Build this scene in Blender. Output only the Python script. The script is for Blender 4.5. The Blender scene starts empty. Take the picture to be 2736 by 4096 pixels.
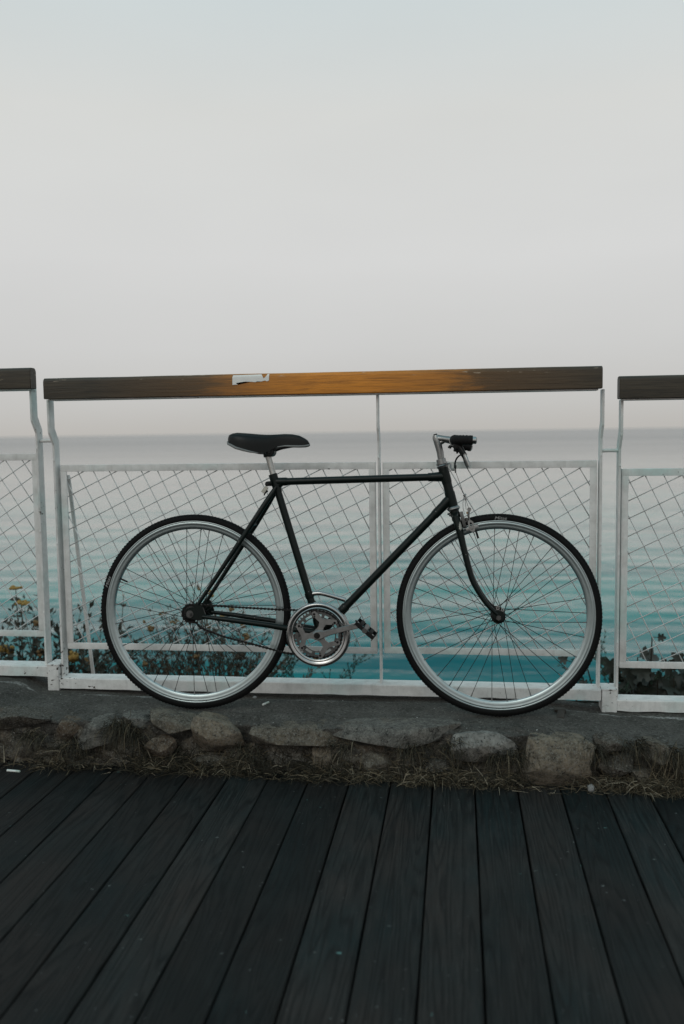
import bpy, bmesh, math, random
import numpy as np
from mathutils import Vector, Matrix, noise as mnoise

random.seed(7)
np.random.seed(7)
S = bpy.context.scene
COL = S.collection
R = math.radians
PI = math.pi

# ------------------------------------------------------------------ camera
cam_d = bpy.data.cameras.new('camera')
cam = bpy.data.objects.new('camera', cam_d)
COL.objects.link(cam)
cam.matrix_world = (Matrix.Translation((0, 0, 0.955)) @ Matrix.Rotation(R(7.3), 4, 'Z')
                    @ Matrix.Rotation(R(90 - 5.0), 4, 'X') @ Matrix.Rotation(R(-0.8), 4, 'Z'))
cam_d.sensor_fit = 'VERTICAL'
cam_d.sensor_height = 36.0
cam_d.lens = 3647.0 / 4096.0 * 36.0
cam_d.clip_start = 0.05
cam_d.clip_end = 60000
cam_d.dof.use_dof = True
cam_d.dof.focus_distance = 3.08
cam_d.dof.aperture_fstop = 2.1
S.camera = cam

# ------------------------------------------------------------------ sky and sun
SUN_EL, SUN_AZ = 38.0, 200.0          # azimuth clockwise from +Y: behind the viewer, a little to the left
world = bpy.data.worlds.new('World')
S.world = world
world.use_nodes = True
wn, wl = world.node_tree.nodes, world.node_tree.links
wn.clear()
w_out = wn.new('ShaderNodeOutputWorld')
w_sky = wn.new('ShaderNodeTexSky')
w_sky.sky_type = 'NISHITA'
w_sky.sun_disc = False
w_sky.sun_elevation = R(SUN_EL)
w_sky.sun_rotation = R(SUN_AZ)
w_sky.air_density = 1.5
w_sky.dust_density = 5.0
w_bg1 = wn.new('ShaderNodeBackground')
w_bg1.inputs['Strength'].default_value = 0.06
wl.new(w_sky.outputs[0], w_bg1.inputs['Color'])
w_tc = wn.new('ShaderNodeTexCoord')
w_sep = wn.new('ShaderNodeSeparateXYZ')
wl.new(w_tc.outputs['Generated'], w_sep.inputs[0])
w_ramp = wn.new('ShaderNodeValToRGB')


def lin(r, g, b):
    f = lambda c: (c / 255 / 12.92) if c / 255 <= 0.04045 else ((c / 255 + 0.055) / 1.055) ** 2.4
    return (f(r), f(g), f(b), 1.0)


def set_ramp(ramp, stops):
    e = ramp.color_ramp.elements
    while len(e) < len(stops):
        e.new(0.5)
    for i, (p, c) in enumerate(stops):
        e[i].position = p
        e[i].color = c if len(c) == 4 else (*c, 1)


# a bank of high even cloud: warm grey at the horizon, cooler overhead
set_ramp(w_ramp, [(0.0, lin(192, 189, 184)), (0.03, lin(200, 199, 196)), (0.09, lin(210, 210, 209)), (0.18, lin(218, 218, 217)),
                  (0.32, lin(219, 220, 217)), (0.42, lin(211, 220, 221)), (0.6, lin(190, 221, 228)), (1.0, lin(170, 214, 226))])
wl.new(w_sep.outputs['Z'], w_ramp.inputs[0])
w_bg2 = wn.new('ShaderNodeBackground')
w_bg2.inputs['Strength'].default_value = 1.0
# faint unevenness of the cloud sheet
w_n = wn.new('ShaderNodeTexNoise')
w_n.inputs['Scale'].default_value = 2.6
w_n.inputs['Detail'].default_value = 4
w_map = wn.new('ShaderNodeMapping')
w_map.inputs['Scale'].default_value = (1, 1, 3.5)
wl.new(w_tc.outputs['Generated'], w_map.inputs[0])
wl.new(w_map.outputs[0], w_n.inputs['Vector'])
w_mr = wn.new('ShaderNodeMapRange')
w_mr.inputs['From Min'].default_value, w_mr.inputs['From Max'].default_value = 0.3, 0.7
w_mr.inputs['To Min'].default_value, w_mr.inputs['To Max'].default_value = 0.98, 1.02
wl.new(w_n.outputs['Fac'], w_mr.inputs['Value'])
w_mul = wn.new('ShaderNodeMix')
w_mul.data_type = 'RGBA'
w_mul.blend_type = 'MULTIPLY'
w_mul.inputs[0].default_value = 1.0
wl.new(w_ramp.outputs[0], w_mul.inputs[6])
wl.new(w_mr.outputs[0], w_mul.inputs[7])
wl.new(w_mul.outputs[2], w_bg2.inputs['Color'])
w_mix = wn.new('ShaderNodeMixShader')
w_mix.inputs[0].default_value = 0.93
wl.new(w_bg1.outputs[0], w_mix.inputs[1])
wl.new(w_bg2.outputs[0], w_mix.inputs[2])
wl.new(w_mix.outputs[0], w_out.inputs['Surface'])

sun_d = bpy.data.lights.new('sun', 'SUN')
sun_d.energy = 0.5
sun_d.angle = R(25)
sun_d.color = (1.0, 0.95, 0.88)
sun = bpy.data.objects.new('sun', sun_d)
COL.objects.link(sun)
_az, _el = R(SUN_AZ), R(SUN_EL)
sun_dir = Vector((math.sin(_az) * math.cos(_el), math.cos(_az) * math.cos(_el), math.sin(_el)))
sun.rotation_euler = sun_dir.to_track_quat('Z', 'Y').to_euler()
sun.location = (0, -5, 8)

S.view_settings.view_transform = 'Standard'
S.view_settings.look = 'None'
S.view_settings.exposure = 0.0
S.view_settings.gamma = 1.0
S.view_settings.use_curve_mapping = False
S.render.engine = 'CYCLES'
S.cycles.max_bounces = 6
S.cycles.use_denoising = True


# ------------------------------------------------------------------ helpers
class MB:
    """collects vertices and faces, then links them as one mesh object"""
    def __init__(self):
        self.v, self.f = [], []

    def add(self, verts, faces):
        n = len(self.v)
        self.v += [tuple(p) for p in verts]
        self.f += [tuple(i + n for i in f) for f in faces]
        return self

    def box(self, x0, x1, y0, y1, z0, z1, M=None):
        p = [(x, y, z) for z in (z0, z1) for y in (y0, y1) for x in (x0, x1)]
        if M is not None:
            p = [M @ Vector(q) for q in p]
        return self.add(p, [(0, 2, 3, 1), (4, 5, 7, 6), (0, 1, 5, 4), (2, 6, 7, 3), (0, 4, 6, 2), (1, 3, 7, 5)])

    def bbox(self, x0, x1, y0, y1, z0, z1, b=0.003, M=None):
        """box with chamfered edges"""
        bm = bmesh.new()
        mb = MB().box(x0, x1, y0, y1, z0, z1)
        vs = [bm.verts.new(p) for p in mb.v]
        for f in mb.f:
            bm.faces.new([vs[i] for i in f])
        bmesh.ops.bevel(bm, geom=list(bm.edges), offset=b, segments=2, affect='EDGES', profile=0.6)
        bm.verts.index_update()
        pts = [v.co.copy() for v in bm.verts]
        if M is not None:
            pts = [M @ q for q in pts]
        self.add(pts, [[v.index for v in f.verts] for f in bm.faces])
        bm.free()
        return self

    def tube(self, pts, rad, n=12, cap=True, sq=1.0):
        pts = [Vector(p) for p in pts]
        if not isinstance(rad, (list, tuple)):
            rad = [rad] * len(pts)
        t0 = (pts[1] - pts[0]).normalized()
        up = Vector((0, 0, 1)) if abs(t0.z) < 0.9 else Vector((0, 1, 0))
        nrm = (up - t0 * up.dot(t0)).normalized()
        rings, faces = [], []
        for i, p in enumerate(pts):
            if i == 0:
                t = t0
            elif i == len(pts) - 1:
                t = (pts[i] - pts[i - 1]).normalized()
            else:
                t = ((pts[i + 1] - p).normalized() + (p - pts[i - 1]).normalized()).normalized()
            nrm = (nrm - t * nrm.dot(t)).normalized()
            b = t.cross(nrm)
            for k in range(n):
                a = 2 * PI * k / n
                rings.append(p + rad[i] * (nrm * math.cos(a) + b * math.sin(a) * sq))
        for i in range(len(pts) - 1):
            for k in range(n):
                a, b2 = i * n + k, i * n + (k + 1) % n
                faces.append((a, b2, b2 + n, a + n))
        if cap:
            faces.append(tuple(range(n - 1, -1, -1)))
            m = (len(pts) - 1) * n
            faces.append(tuple(range(m, m + n)))
        return self.add(rings, faces)

    def lathe(self, prof, c=(0, 0, 0), n=64, axis='y', closed=True):
        """prof: (radius, height along axis) loop; turned about the local Y axis through c"""
        vs, fs = [], []
        m = len(prof)
        for k in range(n):
            a = 2 * PI * k / n
            for (r, h) in prof:
                if axis == 'y':
                    vs.append((c[0] + r * math.cos(a), c[1] + h, c[2] + r * math.sin(a)))
                else:
                    vs.append((c[0] + r * math.cos(a), c[1] + r * math.sin(a), c[2] + h))
        for k in range(n):
            k2 = (k + 1) % n
            for j in range(m if closed else m - 1):
                j2 = (j + 1) % m
                fs.append((k * m + j, k * m + j2, k2 * m + j2, k2 * m + j))
        return self.add(vs, fs)

    def prism(self, outline, y0, y1):
        """outline of (x, z) points extruded from y0 to y1"""
        n = len(outline)
        vs = [(x, y0, z) for x, z in outline] + [(x, y1, z) for x, z in outline]
        fs = [tuple(range(n)), tuple(range(2 * n - 1, n - 1, -1))]
        for i in range(n):
            j = (i + 1) % n
            fs.append((i, i + n, j + n, j))
        return self.add(vs, fs)

    def mesh(self, name, smooth=False):
        me = bpy.data.meshes.new(name)
        me.from_pydata(self.v, [], self.f)
        me.validate()
        bm = bmesh.new()
        bm.from_mesh(me)
        bmesh.ops.recalc_face_normals(bm, faces=bm.faces)
        bm.to_mesh(me)
        bm.free()
        if smooth:
            me.shade_smooth()
            if smooth != 'all':
                me.set_sharp_from_angle(angle=R(smooth if smooth is not True else 42))
        return me

    def build(self, name, mat, parent=None, smooth=False, loc=None):
        me = self.mesh(name, smooth)
        me.materials.append(mat)
        return link(name, me, parent, loc)


def link(name, me, parent=None, loc=None):
    o = bpy.data.objects.new(name, me)
    COL.objects.link(o)
    if parent is not None:
        o.parent = parent
    if loc is not None:
        o.location = loc
    return o


def empty(name, loc=(0, 0, 0)):
    o = bpy.data.objects.new(name, None)
    o.empty_display_size = 0.1
    o.location = loc
    COL.objects.link(o)
    return o


def tag(o, label=None, cat=None, group=None, kind=None):
    for k, v in (('label', label), ('category', cat), ('group', group), ('kind', kind)):
        if v:
            o[k] = v
    return o


def spline(pts, n=8):
    """Catmull-Rom through the points"""
    P = [Vector(p) for p in pts]
    P = [P[0] * 2 - P[1]] + P + [P[-1] * 2 - P[-2]]
    out = []
    for i in range(1, len(P) - 2):
        a, b, c, d = P[i - 1:i + 3]
        for k in range(n):
            t = k / n
            out.append(0.5 * ((2 * b) + (c - a) * t + (2 * a - 5 * b + 4 * c - d) * t * t + (3 * b - a - 3 * c + d) * t ** 3))
    out.append(P[-2])
    return out


def interp(x, xs, ys):
    return float(np.interp(x, xs, ys))


# ------------------------------------------------------------------ materials
class Mat:
    def __init__(self, name):
        self.m = bpy.data.materials.new(name)
        self.m.use_nodes = True
        self.t = self.m.node_tree
        self.n, self.l = self.t.nodes, self.t.links
        self.b = self.n['Principled BSDF']
        self.tc = None

    def coord(self, out='Object', scale=(1, 1, 1), rot=(0, 0, 0), loc=(0, 0, 0)):
        tc = self.n.new('ShaderNodeTexCoord')
        mp = self.n.new('ShaderNodeMapping')
        mp.inputs['Scale'].default_value = scale
        mp.inputs['Rotation'].default_value = rot
        mp.inputs['Location'].default_value = loc
        self.l.new(tc.outputs[out], mp.inputs[0])
        return mp.outputs[0]

    def world(self, scale=(1, 1, 1)):
        g = self.n.new('ShaderNodeNewGeometry')
        mp = self.n.new('ShaderNodeMapping')
        mp.inputs['Scale'].default_value = scale
        self.l.new(g.outputs['Position'], mp.inputs[0])
        return mp.outputs[0]

    def noise(self, co, scale, detail=4, rough=0.6, dist=0.0):
        t = self.n.new('ShaderNodeTexNoise')
        t.inputs['Scale'].default_value = scale
        t.inputs['Detail'].default_value = detail
        t.inputs['Roughness'].default_value = rough
        t.inputs['Distortion'].default_value = dist
        if co is not None:
            self.l.new(co, t.inputs['Vector'])
        return t.outputs['Fac']

    def voro(self, co, scale, feature='F1', out='Distance', rnd=1.0):
        t = self.n.new('ShaderNodeTexVoronoi')
        t.feature = feature
        t.inputs['Scale'].default_value = scale
        t.inputs['Randomness'].default_value = rnd
        self.l.new(co, t.inputs['Vector'])
        return t.outputs[out]

    def ramp(self, fac, stops, interp_='LINEAR'):
        r = self.n.new('ShaderNodeValToRGB')
        r.color_ramp.interpolation = interp_
        set_ramp(r, [(p, c if not isinstance(c, (int, float)) else (c, c, c, 1)) for p, c in stops])
        self.l.new(fac, r.inputs[0])
        return r.outputs[0]

    def mix(self, fac, a, b):
        m = self.n.new('ShaderNodeMix')
        m.data_type = 'RGBA'
        for sock, v in ((m.inputs[0], fac), (m.inputs[6], a), (m.inputs[7], b)):
            if hasattr(v, 'is_linked'):
                self.l.new(v, sock)
            elif isinstance(v, (int, float)):
                sock.default_value = v
            else:
                sock.default_value = v if len(v) == 4 else (*v, 1)
        return m.outputs[2]

    def math(self, op, a, b=0.0, clamp=False):
        m = self.n.new('ShaderNodeMath')
        m.operation = op
        m.use_clamp = clamp
        for i, v in enumerate((a, b)):
            if hasattr(v, 'is_linked'):
                self.l.new(v, m.inputs[i])
            else:
                m.inputs[i].default_value = v
        return m.outputs[0]

    def set(self, **kw):
        names = dict(color='Base Color', rough='Roughness', metal='Metallic', spec='Specular IOR Level', coat='Coat Weight', ior='IOR')
        for k, v in kw.items():
            s = self.b.inputs[names[k]]
            if hasattr(v, 'is_linked'):
                self.l.new(v, s)
            elif k == 'color':
                s.default_value = v if len(v) == 4 else (*v, 1)
            else:
                s.default_value = v
        return self

    def bump(self, h, strength=0.5, dist=0.002):
        bn = self.n.new('ShaderNodeBump')
        bn.inputs['Strength'].default_value = strength
        bn.inputs['Distance'].default_value = dist
        self.l.new(h, bn.inputs['Height'])
        prev = self.b.inputs['Normal']
        if prev.is_linked:
            self.l.new(prev.links[0].from_socket, bn.inputs['Normal'])
        self.l.new(bn.outputs[0], prev)
        return self

    def sep(self, co):
        s = self.n.new('ShaderNodeSeparateXYZ')
        self.l.new(co, s.inputs[0])
        return s.outputs

    def attr(self, name):
        a = self.n.new('ShaderNodeAttribute')
        a.attribute_name = name
        return a.outputs

    def rnd(self):
        return self.n.new('ShaderNodeObjectInfo').outputs['Random']


def simple(name, color, rough=0.5, metal=0.0, spec=0.5, var=0.25, scale=40, bump=0.0):
    m = Mat(name)
    co = m.coord()
    n = m.noise(co, scale, 5)
    c = color[:3]
    m.set(color=m.mix(n, tuple(x * (1 - var) for x in c), tuple(min(1, x * (1 + var)) for x in c)), rough=rough, metal=metal, spec=spec)
    if bump:
        m.bump(m.noise(co, scale * 4, 3), bump, 0.001)
    return m.m


def make_white_paint():
    m = Mat('chipped white paint over old turquoise')
    co = m.world()
    big = m.noise(co, 3.2, 4, 0.6)
    pat = m.ramp(big, [(0.50, 0.0), (0.72, 0.75)])
    base = m.mix(pat, (0.68, 0.66, 0.64), (0.44, 0.62, 0.59))
    dirt = m.noise(co, 26, 6, 0.7)
    base = m.mix(m.ramp(dirt, [(0.40, 0.0), (0.72, 0.5)]), base, (0.36, 0.345, 0.325))
    # streaky grime
    st = m.noise(m.world((60, 60, 5)), 1.0, 4, 0.65)
    base = m.mix(m.ramp(st, [(0.56, 0.0), (0.8, 0.28)]), base, (0.24, 0.22, 0.20))
    chip_n = m.noise(m.world((1, 1, 1.6)), 62, 4, 0.6)
    chip_m = m.noise(co, 4.5, 2, 0.5)
    chip = m.ramp(m.math('MULTIPLY', chip_n, m.math('ADD', chip_m, 0.48)), [(0.735, 0.0), (0.75, 1.0)])
    rust = m.mix(m.noise(co, 90, 3), (0.010, 0.008, 0.007), (0.05, 0.028, 0.017))
    m.set(color=m.mix(chip, base, rust), rough=0.62, spec=0.3)
    m.bump(m.noise(co, 130, 5, 0.65), 0.35, 0.0012)
    m.bump(m.noise(co, 30, 3, 0.5), 0.3, 0.002)
    m.bump(m.math('SUBTRACT', 1.0, chip), 0.6, 0.0008)
    return m.m


def make_wood_rail(name, glow):
    """weathered handrail; optional orange glow painted into the middle of the wood colour"""
    m = Mat(name)
    w = m.world()
    grain = m.noise(m.world((3.2, 60, 80)), 1.0, 8, 0.70, 0.7)
    fine = m.noise(m.world((7, 170, 240)), 1.0, 6, 0.75, 0.4)
    dark = m.mix(m.ramp(grain, [(0.3, 0.0), (0.7, 1.0)]), (0.022, 0.017, 0.012), (0.068, 0.052, 0.034))
    dark = m.mix(m.ramp(fine, [(0.48, 0.0), (0.66, 0.8)]), dark, (0.010, 0.009, 0.007))
    col = dark
    if glow:
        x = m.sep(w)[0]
        # orange glow painted into the wood colour, fading towards both ends
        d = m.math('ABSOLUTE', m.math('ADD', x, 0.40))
        falloff = m.ramp(d, [(0.0, 1.0), (0.10, 0.94), (0.30, 0.56), (0.50, 0.26), (0.85, 0.08), (1.0, 0.0)])
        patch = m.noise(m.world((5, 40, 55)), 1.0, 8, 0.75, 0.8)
        k = m.math('ADD', falloff, m.math('MULTIPLY', m.math('SUBTRACT', patch, 0.5), 0.85))
        k = m.math('MULTIPLY', m.ramp(k, [(0.26, 0.0), (0.52, 0.62), (0.95, 1.0)]), m.ramp(falloff, [(0.0, 0.1), (0.3, 1.0)]))
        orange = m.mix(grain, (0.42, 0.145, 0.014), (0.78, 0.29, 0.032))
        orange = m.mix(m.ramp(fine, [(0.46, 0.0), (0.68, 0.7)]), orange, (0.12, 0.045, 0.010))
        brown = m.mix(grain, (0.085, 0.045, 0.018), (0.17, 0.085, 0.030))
        col = m.mix(m.ramp(falloff, [(0.05, 0.0), (0.35, 0.9)]), dark, brown)
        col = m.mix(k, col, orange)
    # pale scuffs along the upper edge
    z = m.sep(w)[2]
    scuff = m.noise(m.world((11, 60, 90)), 1.0, 6, 0.7)
    e = m.ramp(m.math('MULTIPLY', m.math('SUBTRACT', z, 1.10), 14.0, True), [(0.62, 0.0), (0.72, 1.0)])
    col = m.mix(m.math('MULTIPLY', m.ramp(scuff, [(0.60, 0.0), (0.64, 0.6)]), e), col, (0.50, 0.40, 0.30))
    m.set(color=col, rough=m.ramp(grain, [(0.2, 0.38), (0.8, 0.62)]), spec=0.32)
    m.bump(fine, 0.35, 0.0015)
    m.bump(grain, 0.4, 0.003)
    return m.m


def make_concrete():
    m = Mat('old pitted concrete')
    w = m.world()
    a = m.noise(w, 7.0, 8, 0.75)
    col = m.mix(m.ramp(a, [(0.30, 0.0), (0.70, 1.0)]), (0.042, 0.039, 0.034), (0.125, 0.117, 0.104))
    spk = m.noise(w, 120, 5, 0.85)
    col = m.mix(m.ramp(spk, [(0.36, 1.0), (0.52, 0.0)]), col, (0.022, 0.020, 0.018))
    spk2 = m.noise(w, 95, 4, 0.8)
    col = m.mix(m.ramp(spk2, [(0.56, 0.0), (0.70, 0.85)]), col, (0.23, 0.22, 0.20))
    # flakes of white paint fallen from the railing
    v = m.voro(w, 36.0)
    pick = m.voro(w, 36.0, out='Color')
    fl = m.math('MULTIPLY', m.ramp(v, [(0.07, 1.0), (0.10, 0.0)]), m.math('GREATER_THAN', m.sep(pick)[0], 0.86))
    col = m.mix(fl, col, (0.48, 0.47, 0.45))
    # splashed paint under the beam
    sx, sy, sz = m.sep(w)
    yy = m.math('ADD', sy, m.math('MULTIPLY', m.noise(w, 9, 3), 0.03))
    band = m.ramp(m.math('ABSOLUTE', m.math('SUBTRACT', yy, 3.188)), [(0.006, 1.0), (0.016, 0.0)])
    brk = m.math('MULTIPLY', m.ramp(m.noise(m.world((3, 12, 1)), 1.0, 3), [(0.47, 0.0), (0.55, 1.0)]), m.ramp(m.noise(w, 110, 4, 0.7), [(0.40, 0.0), (0.55, 0.85)]))
    col = m.mix(m.math('MULTIPLY', band, brk), col, (0.44, 0.43, 0.41))
    m.set(color=col, rough=0.9, spec=0.2)
    m.bump(m.noise(w, 300, 4, 0.8), 0.9, 0.004)
    m.bump(m.noise(w, 70, 5, 0.7), 0.7, 0.008)
    return m.m


def make_stone():
    m = Mat('rough kerb stone')
    co = m.world()
    tint = m.attr('tint')['Color'] if False else m.n.new('ShaderNodeObjectInfo').outputs['Color']
    a = m.noise(co, 30, 7, 0.78)
    col = m.mix(m.ramp(a, [(0.34, 0.0), (0.64, 1.0)]), (0.32, 0.32, 0.32), (1.75, 1.70, 1.64))
    mul = m.n.new('ShaderNodeMix')
    mul.data_type = 'RGBA'
    mul.blend_type = 'MULTIPLY'
    mul.inputs[0].default_value = 1.0
    m.l.new(tint, mul.inputs[6])
    m.l.new(col, mul.inputs[7])
    c = mul.outputs[2]
    rust = m.noise(co, 9, 4, 0.6)
    c = m.mix(m.ramp(rust, [(0.54, 0.0), (0.75, 0.5)]), c, (0.10, 0.066, 0.038))
    pits = m.noise(co, 120, 3, 0.6)
    c = m.mix(m.ramp(pits, [(0.30, 0.9), (0.40, 0.0)]), c, (0.012, 0.011, 0.010))
    lich = m.noise(co, 150, 5, 0.85)
    c = m.mix(m.ramp(lich, [(0.50, 0.0), (0.64, 0.7)]), c, (0.23, 0.22, 0.20))
    m.set(color=c, rough=0.92, spec=0.15)
    m.bump(m.noise(co, 160, 5, 0.75), 0.8, 0.004)
    m.bump(m.noise(co, 36, 5, 0.65), 0.8, 0.010)
    return m.m


def make_deck_wood():
    m = Mat('dark stained deck board')
    rnd = m.rnd()
    tc = m.n.new('ShaderNodeTexCoord')
    add = m.n.new('ShaderNodeVectorMath')
    add.operation = 'ADD'
    cmb = m.n.new('ShaderNodeCombineXYZ')
    m.l.new(m.math('MULTIPLY', rnd, 37.0), cmb.inputs[0])
    m.l.new(m.math('MULTIPLY', rnd, 91.0), cmb.inputs[1])
    m.l.new(tc.outputs['Object'], add.inputs[0])
    m.l.new(cmb.outputs[0], add.inputs[1])

    def mp(sc):
        q = m.n.new('ShaderNodeMapping')
        q.inputs['Scale'].default_value = sc
        m.l.new(add.outputs[0], q.inputs[0])
        return q.outputs[0]
    # cathedral grain: rings of a distorted field stretched along the board
    field = m.noise(mp((9.0, 0.55, 1)), 1.0, 2, 0.5, 0.25)
    rings = m.math('FRACT', m.math('MULTIPLY', field, 21.0))
    rings = m.ramp(rings, [(0.0, 0.15), (0.3, 0.75), (0.75, 1.0), (1.0, 0.1)])
    fib = m.noise(mp((170, 6, 1)), 1.0, 7, 0.8)
    tone = m.math('ADD', 0.66, m.math('MULTIPLY', rnd, 0.72))
    warm = m.math('SUBTRACT', m.noise(mp((4, 2.2, 1)), 1.0, 4, 0.6), m.math('MULTIPLY', m.math('ADD', m.sep(m.world())[0], 0.4), 0.07))
    base = m.mix(m.ramp(warm, [(0.34, 0.0), (0.64, 1.0)]), (0.0068, 0.0124, 0.0128), (0.0205, 0.0158, 0.0138))
    base = m.mix(m.math('MULTIPLY', m.math('SUBTRACT', 1.0, rings), 0.85), base, (0.0028, 0.0028, 0.0028))
    base = m.mix(m.ramp(fib, [(0.50, 0.0), (0.70, 0.75)]), base, (0.036, 0.034, 0.032))
    base = m.mix(m.ramp(fib, [(0.30, 0.7), (0.46, 0.0)]), base, (0.0030, 0.0032, 0.0032))
    br = m.n.new('ShaderNodeMix')
    br.data_type = 'RGBA'
    br.blend_type = 'MULTIPLY'
    br.inputs[0].default_value = 1.0
    m.l.new(base, br.inputs[6])
    m.l.new(tone, br.inputs[7])
    c = br.outputs[2]
    # dust, flakes of pale paint
    w = m.world()
    dust = m.noise(w, 3.0, 5, 0.6)
    c = m.mix(m.ramp(dust, [(0.5, 0.0), (0.8, 0.18)]), c, (0.045, 0.046, 0.044))
    for sc, th, colr in ((34.0, 0.86, (0.15, 0.16, 0.155)), (60.0, 0.86, (0.13, 0.13, 0.127)), (26.0, 0.95, (0.11, 0.22, 0.21))):
        ws = m.world((0.75, 1.0, 1))
        v = m.voro(ws, sc)
        pk = m.sep(m.voro(ws, sc, out='Color'))[0]
        size = m.math('MULTIPLY', m.math('SUBTRACT', m.noise(w, 160, 3), 0.30), 0.5)
        fl = m.math('MULTIPLY', m.math('LESS_THAN', v, size), m.math('GREATER_THAN', pk, th))
        fl = m.math('MULTIPLY', fl, m.ramp(m.noise(w, 2.3, 2), [(0.42, 0.05), (0.62, 0.9)]))
        c = m.mix(fl, c, colr)
    m.set(color=c, rough=m.ramp(fib, [(0.3, 0.62), (0.7, 0.8)]), spec=0.14)
    m.bump(fib, 0.5, 0.0014)
    m.bump(rings, 0.35, 0.0016)
    return m.m


def make_sea():
    m = Mat('sea water')
    n, l = m.n, m.l
    w = m.world()
    x, y, z = m.sep(w)
    # clear turquoise over the shore bed, greyer water far out
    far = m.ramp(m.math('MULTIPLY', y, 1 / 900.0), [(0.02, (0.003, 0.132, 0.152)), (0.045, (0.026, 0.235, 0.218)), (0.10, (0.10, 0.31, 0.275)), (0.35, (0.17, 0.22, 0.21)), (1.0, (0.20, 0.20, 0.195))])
    pat = m.noise(m.world((0.045, 0.16, 1)), 1.0, 4, 0.6, 0.3)
    body = m.mix(m.ramp(pat, [(0.40, 0.0), (0.66, 0.62)]), far, (0.003, 0.068, 0.092))
    # swell and ripples; the crests lie along the shore
    h1 = m.noise(m.world((0.16, 0.50, 1)), 1.0, 4, 0.55, 0.35)
    h2 = m.noise(m.world((0.85, 2.6, 1)), 1.0, 4, 0.6, 0.2)
    h3 = m.noise(m.world((0.028, 0.085, 1)), 1.0, 3, 0.55, 0.2)
    h = m.math('ADD', h1, m.math('ADD', m.math('MULTIPLY', h2, 0.10), m.math('MULTIPLY', h3, 2.8)))
    bn = n.new('ShaderNodeBump')
    bn.inputs['Strength'].default_value = 1.0
    bn.inputs['Distance'].default_value = 0.17
    l.new(h, bn.inputs['Height'])
    soft = n.new('ShaderNodeBump')
    soft.inputs['Strength'].default_value = 1.0
    soft.inputs['Distance'].default_value = 0.10
    l.new(h, soft.inputs['Height'])
    lw = n.new('ShaderNodeLayerWeight')
    lw.inputs['Blend'].default_value = 0.5
    l.new(bn.outputs[0], lw.inputs['Normal'])
    fac = m.ramp(lw.outputs['Facing'], [(0.62, 0.0), (0.74, 0.03), (0.80, 0.14), (0.86, 0.43), (0.905, 0.78), (0.95, 0.97)])
    # belts of wind-ruffled and slick water far out
    belt = m.noise(m.world((0.0005, 0.006, 1)), 1.0, 4, 0.6, 0.4)
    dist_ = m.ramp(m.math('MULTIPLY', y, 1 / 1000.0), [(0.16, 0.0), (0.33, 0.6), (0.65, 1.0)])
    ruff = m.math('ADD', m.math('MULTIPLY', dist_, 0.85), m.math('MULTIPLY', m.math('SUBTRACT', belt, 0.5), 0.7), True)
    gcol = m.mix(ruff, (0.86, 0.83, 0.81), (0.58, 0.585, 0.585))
    dif = n.new('ShaderNodeBsdfDiffuse')
    l.new(body, dif.inputs['Color'])
    gl = n.new('ShaderNodeBsdfGlossy')
    gl.inputs['Roughness'].default_value = 0.16
    l.new(gcol, gl.inputs['Color'])
    l.new(soft.outputs[0], gl.inputs['Normal'])
    mx = n.new('ShaderNodeMixShader')
    l.new(fac, mx.inputs[0])
    l.new(dif.outputs[0], mx.inputs[1])
    l.new(gl.outputs[0], mx.inputs[2])
    out = [q for q in n if q.type == 'OUTPUT_MATERIAL'][0]
    l.new(mx.outputs[0], out.inputs['Surface'])
    n.remove(m.b)
    return m.m


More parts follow.
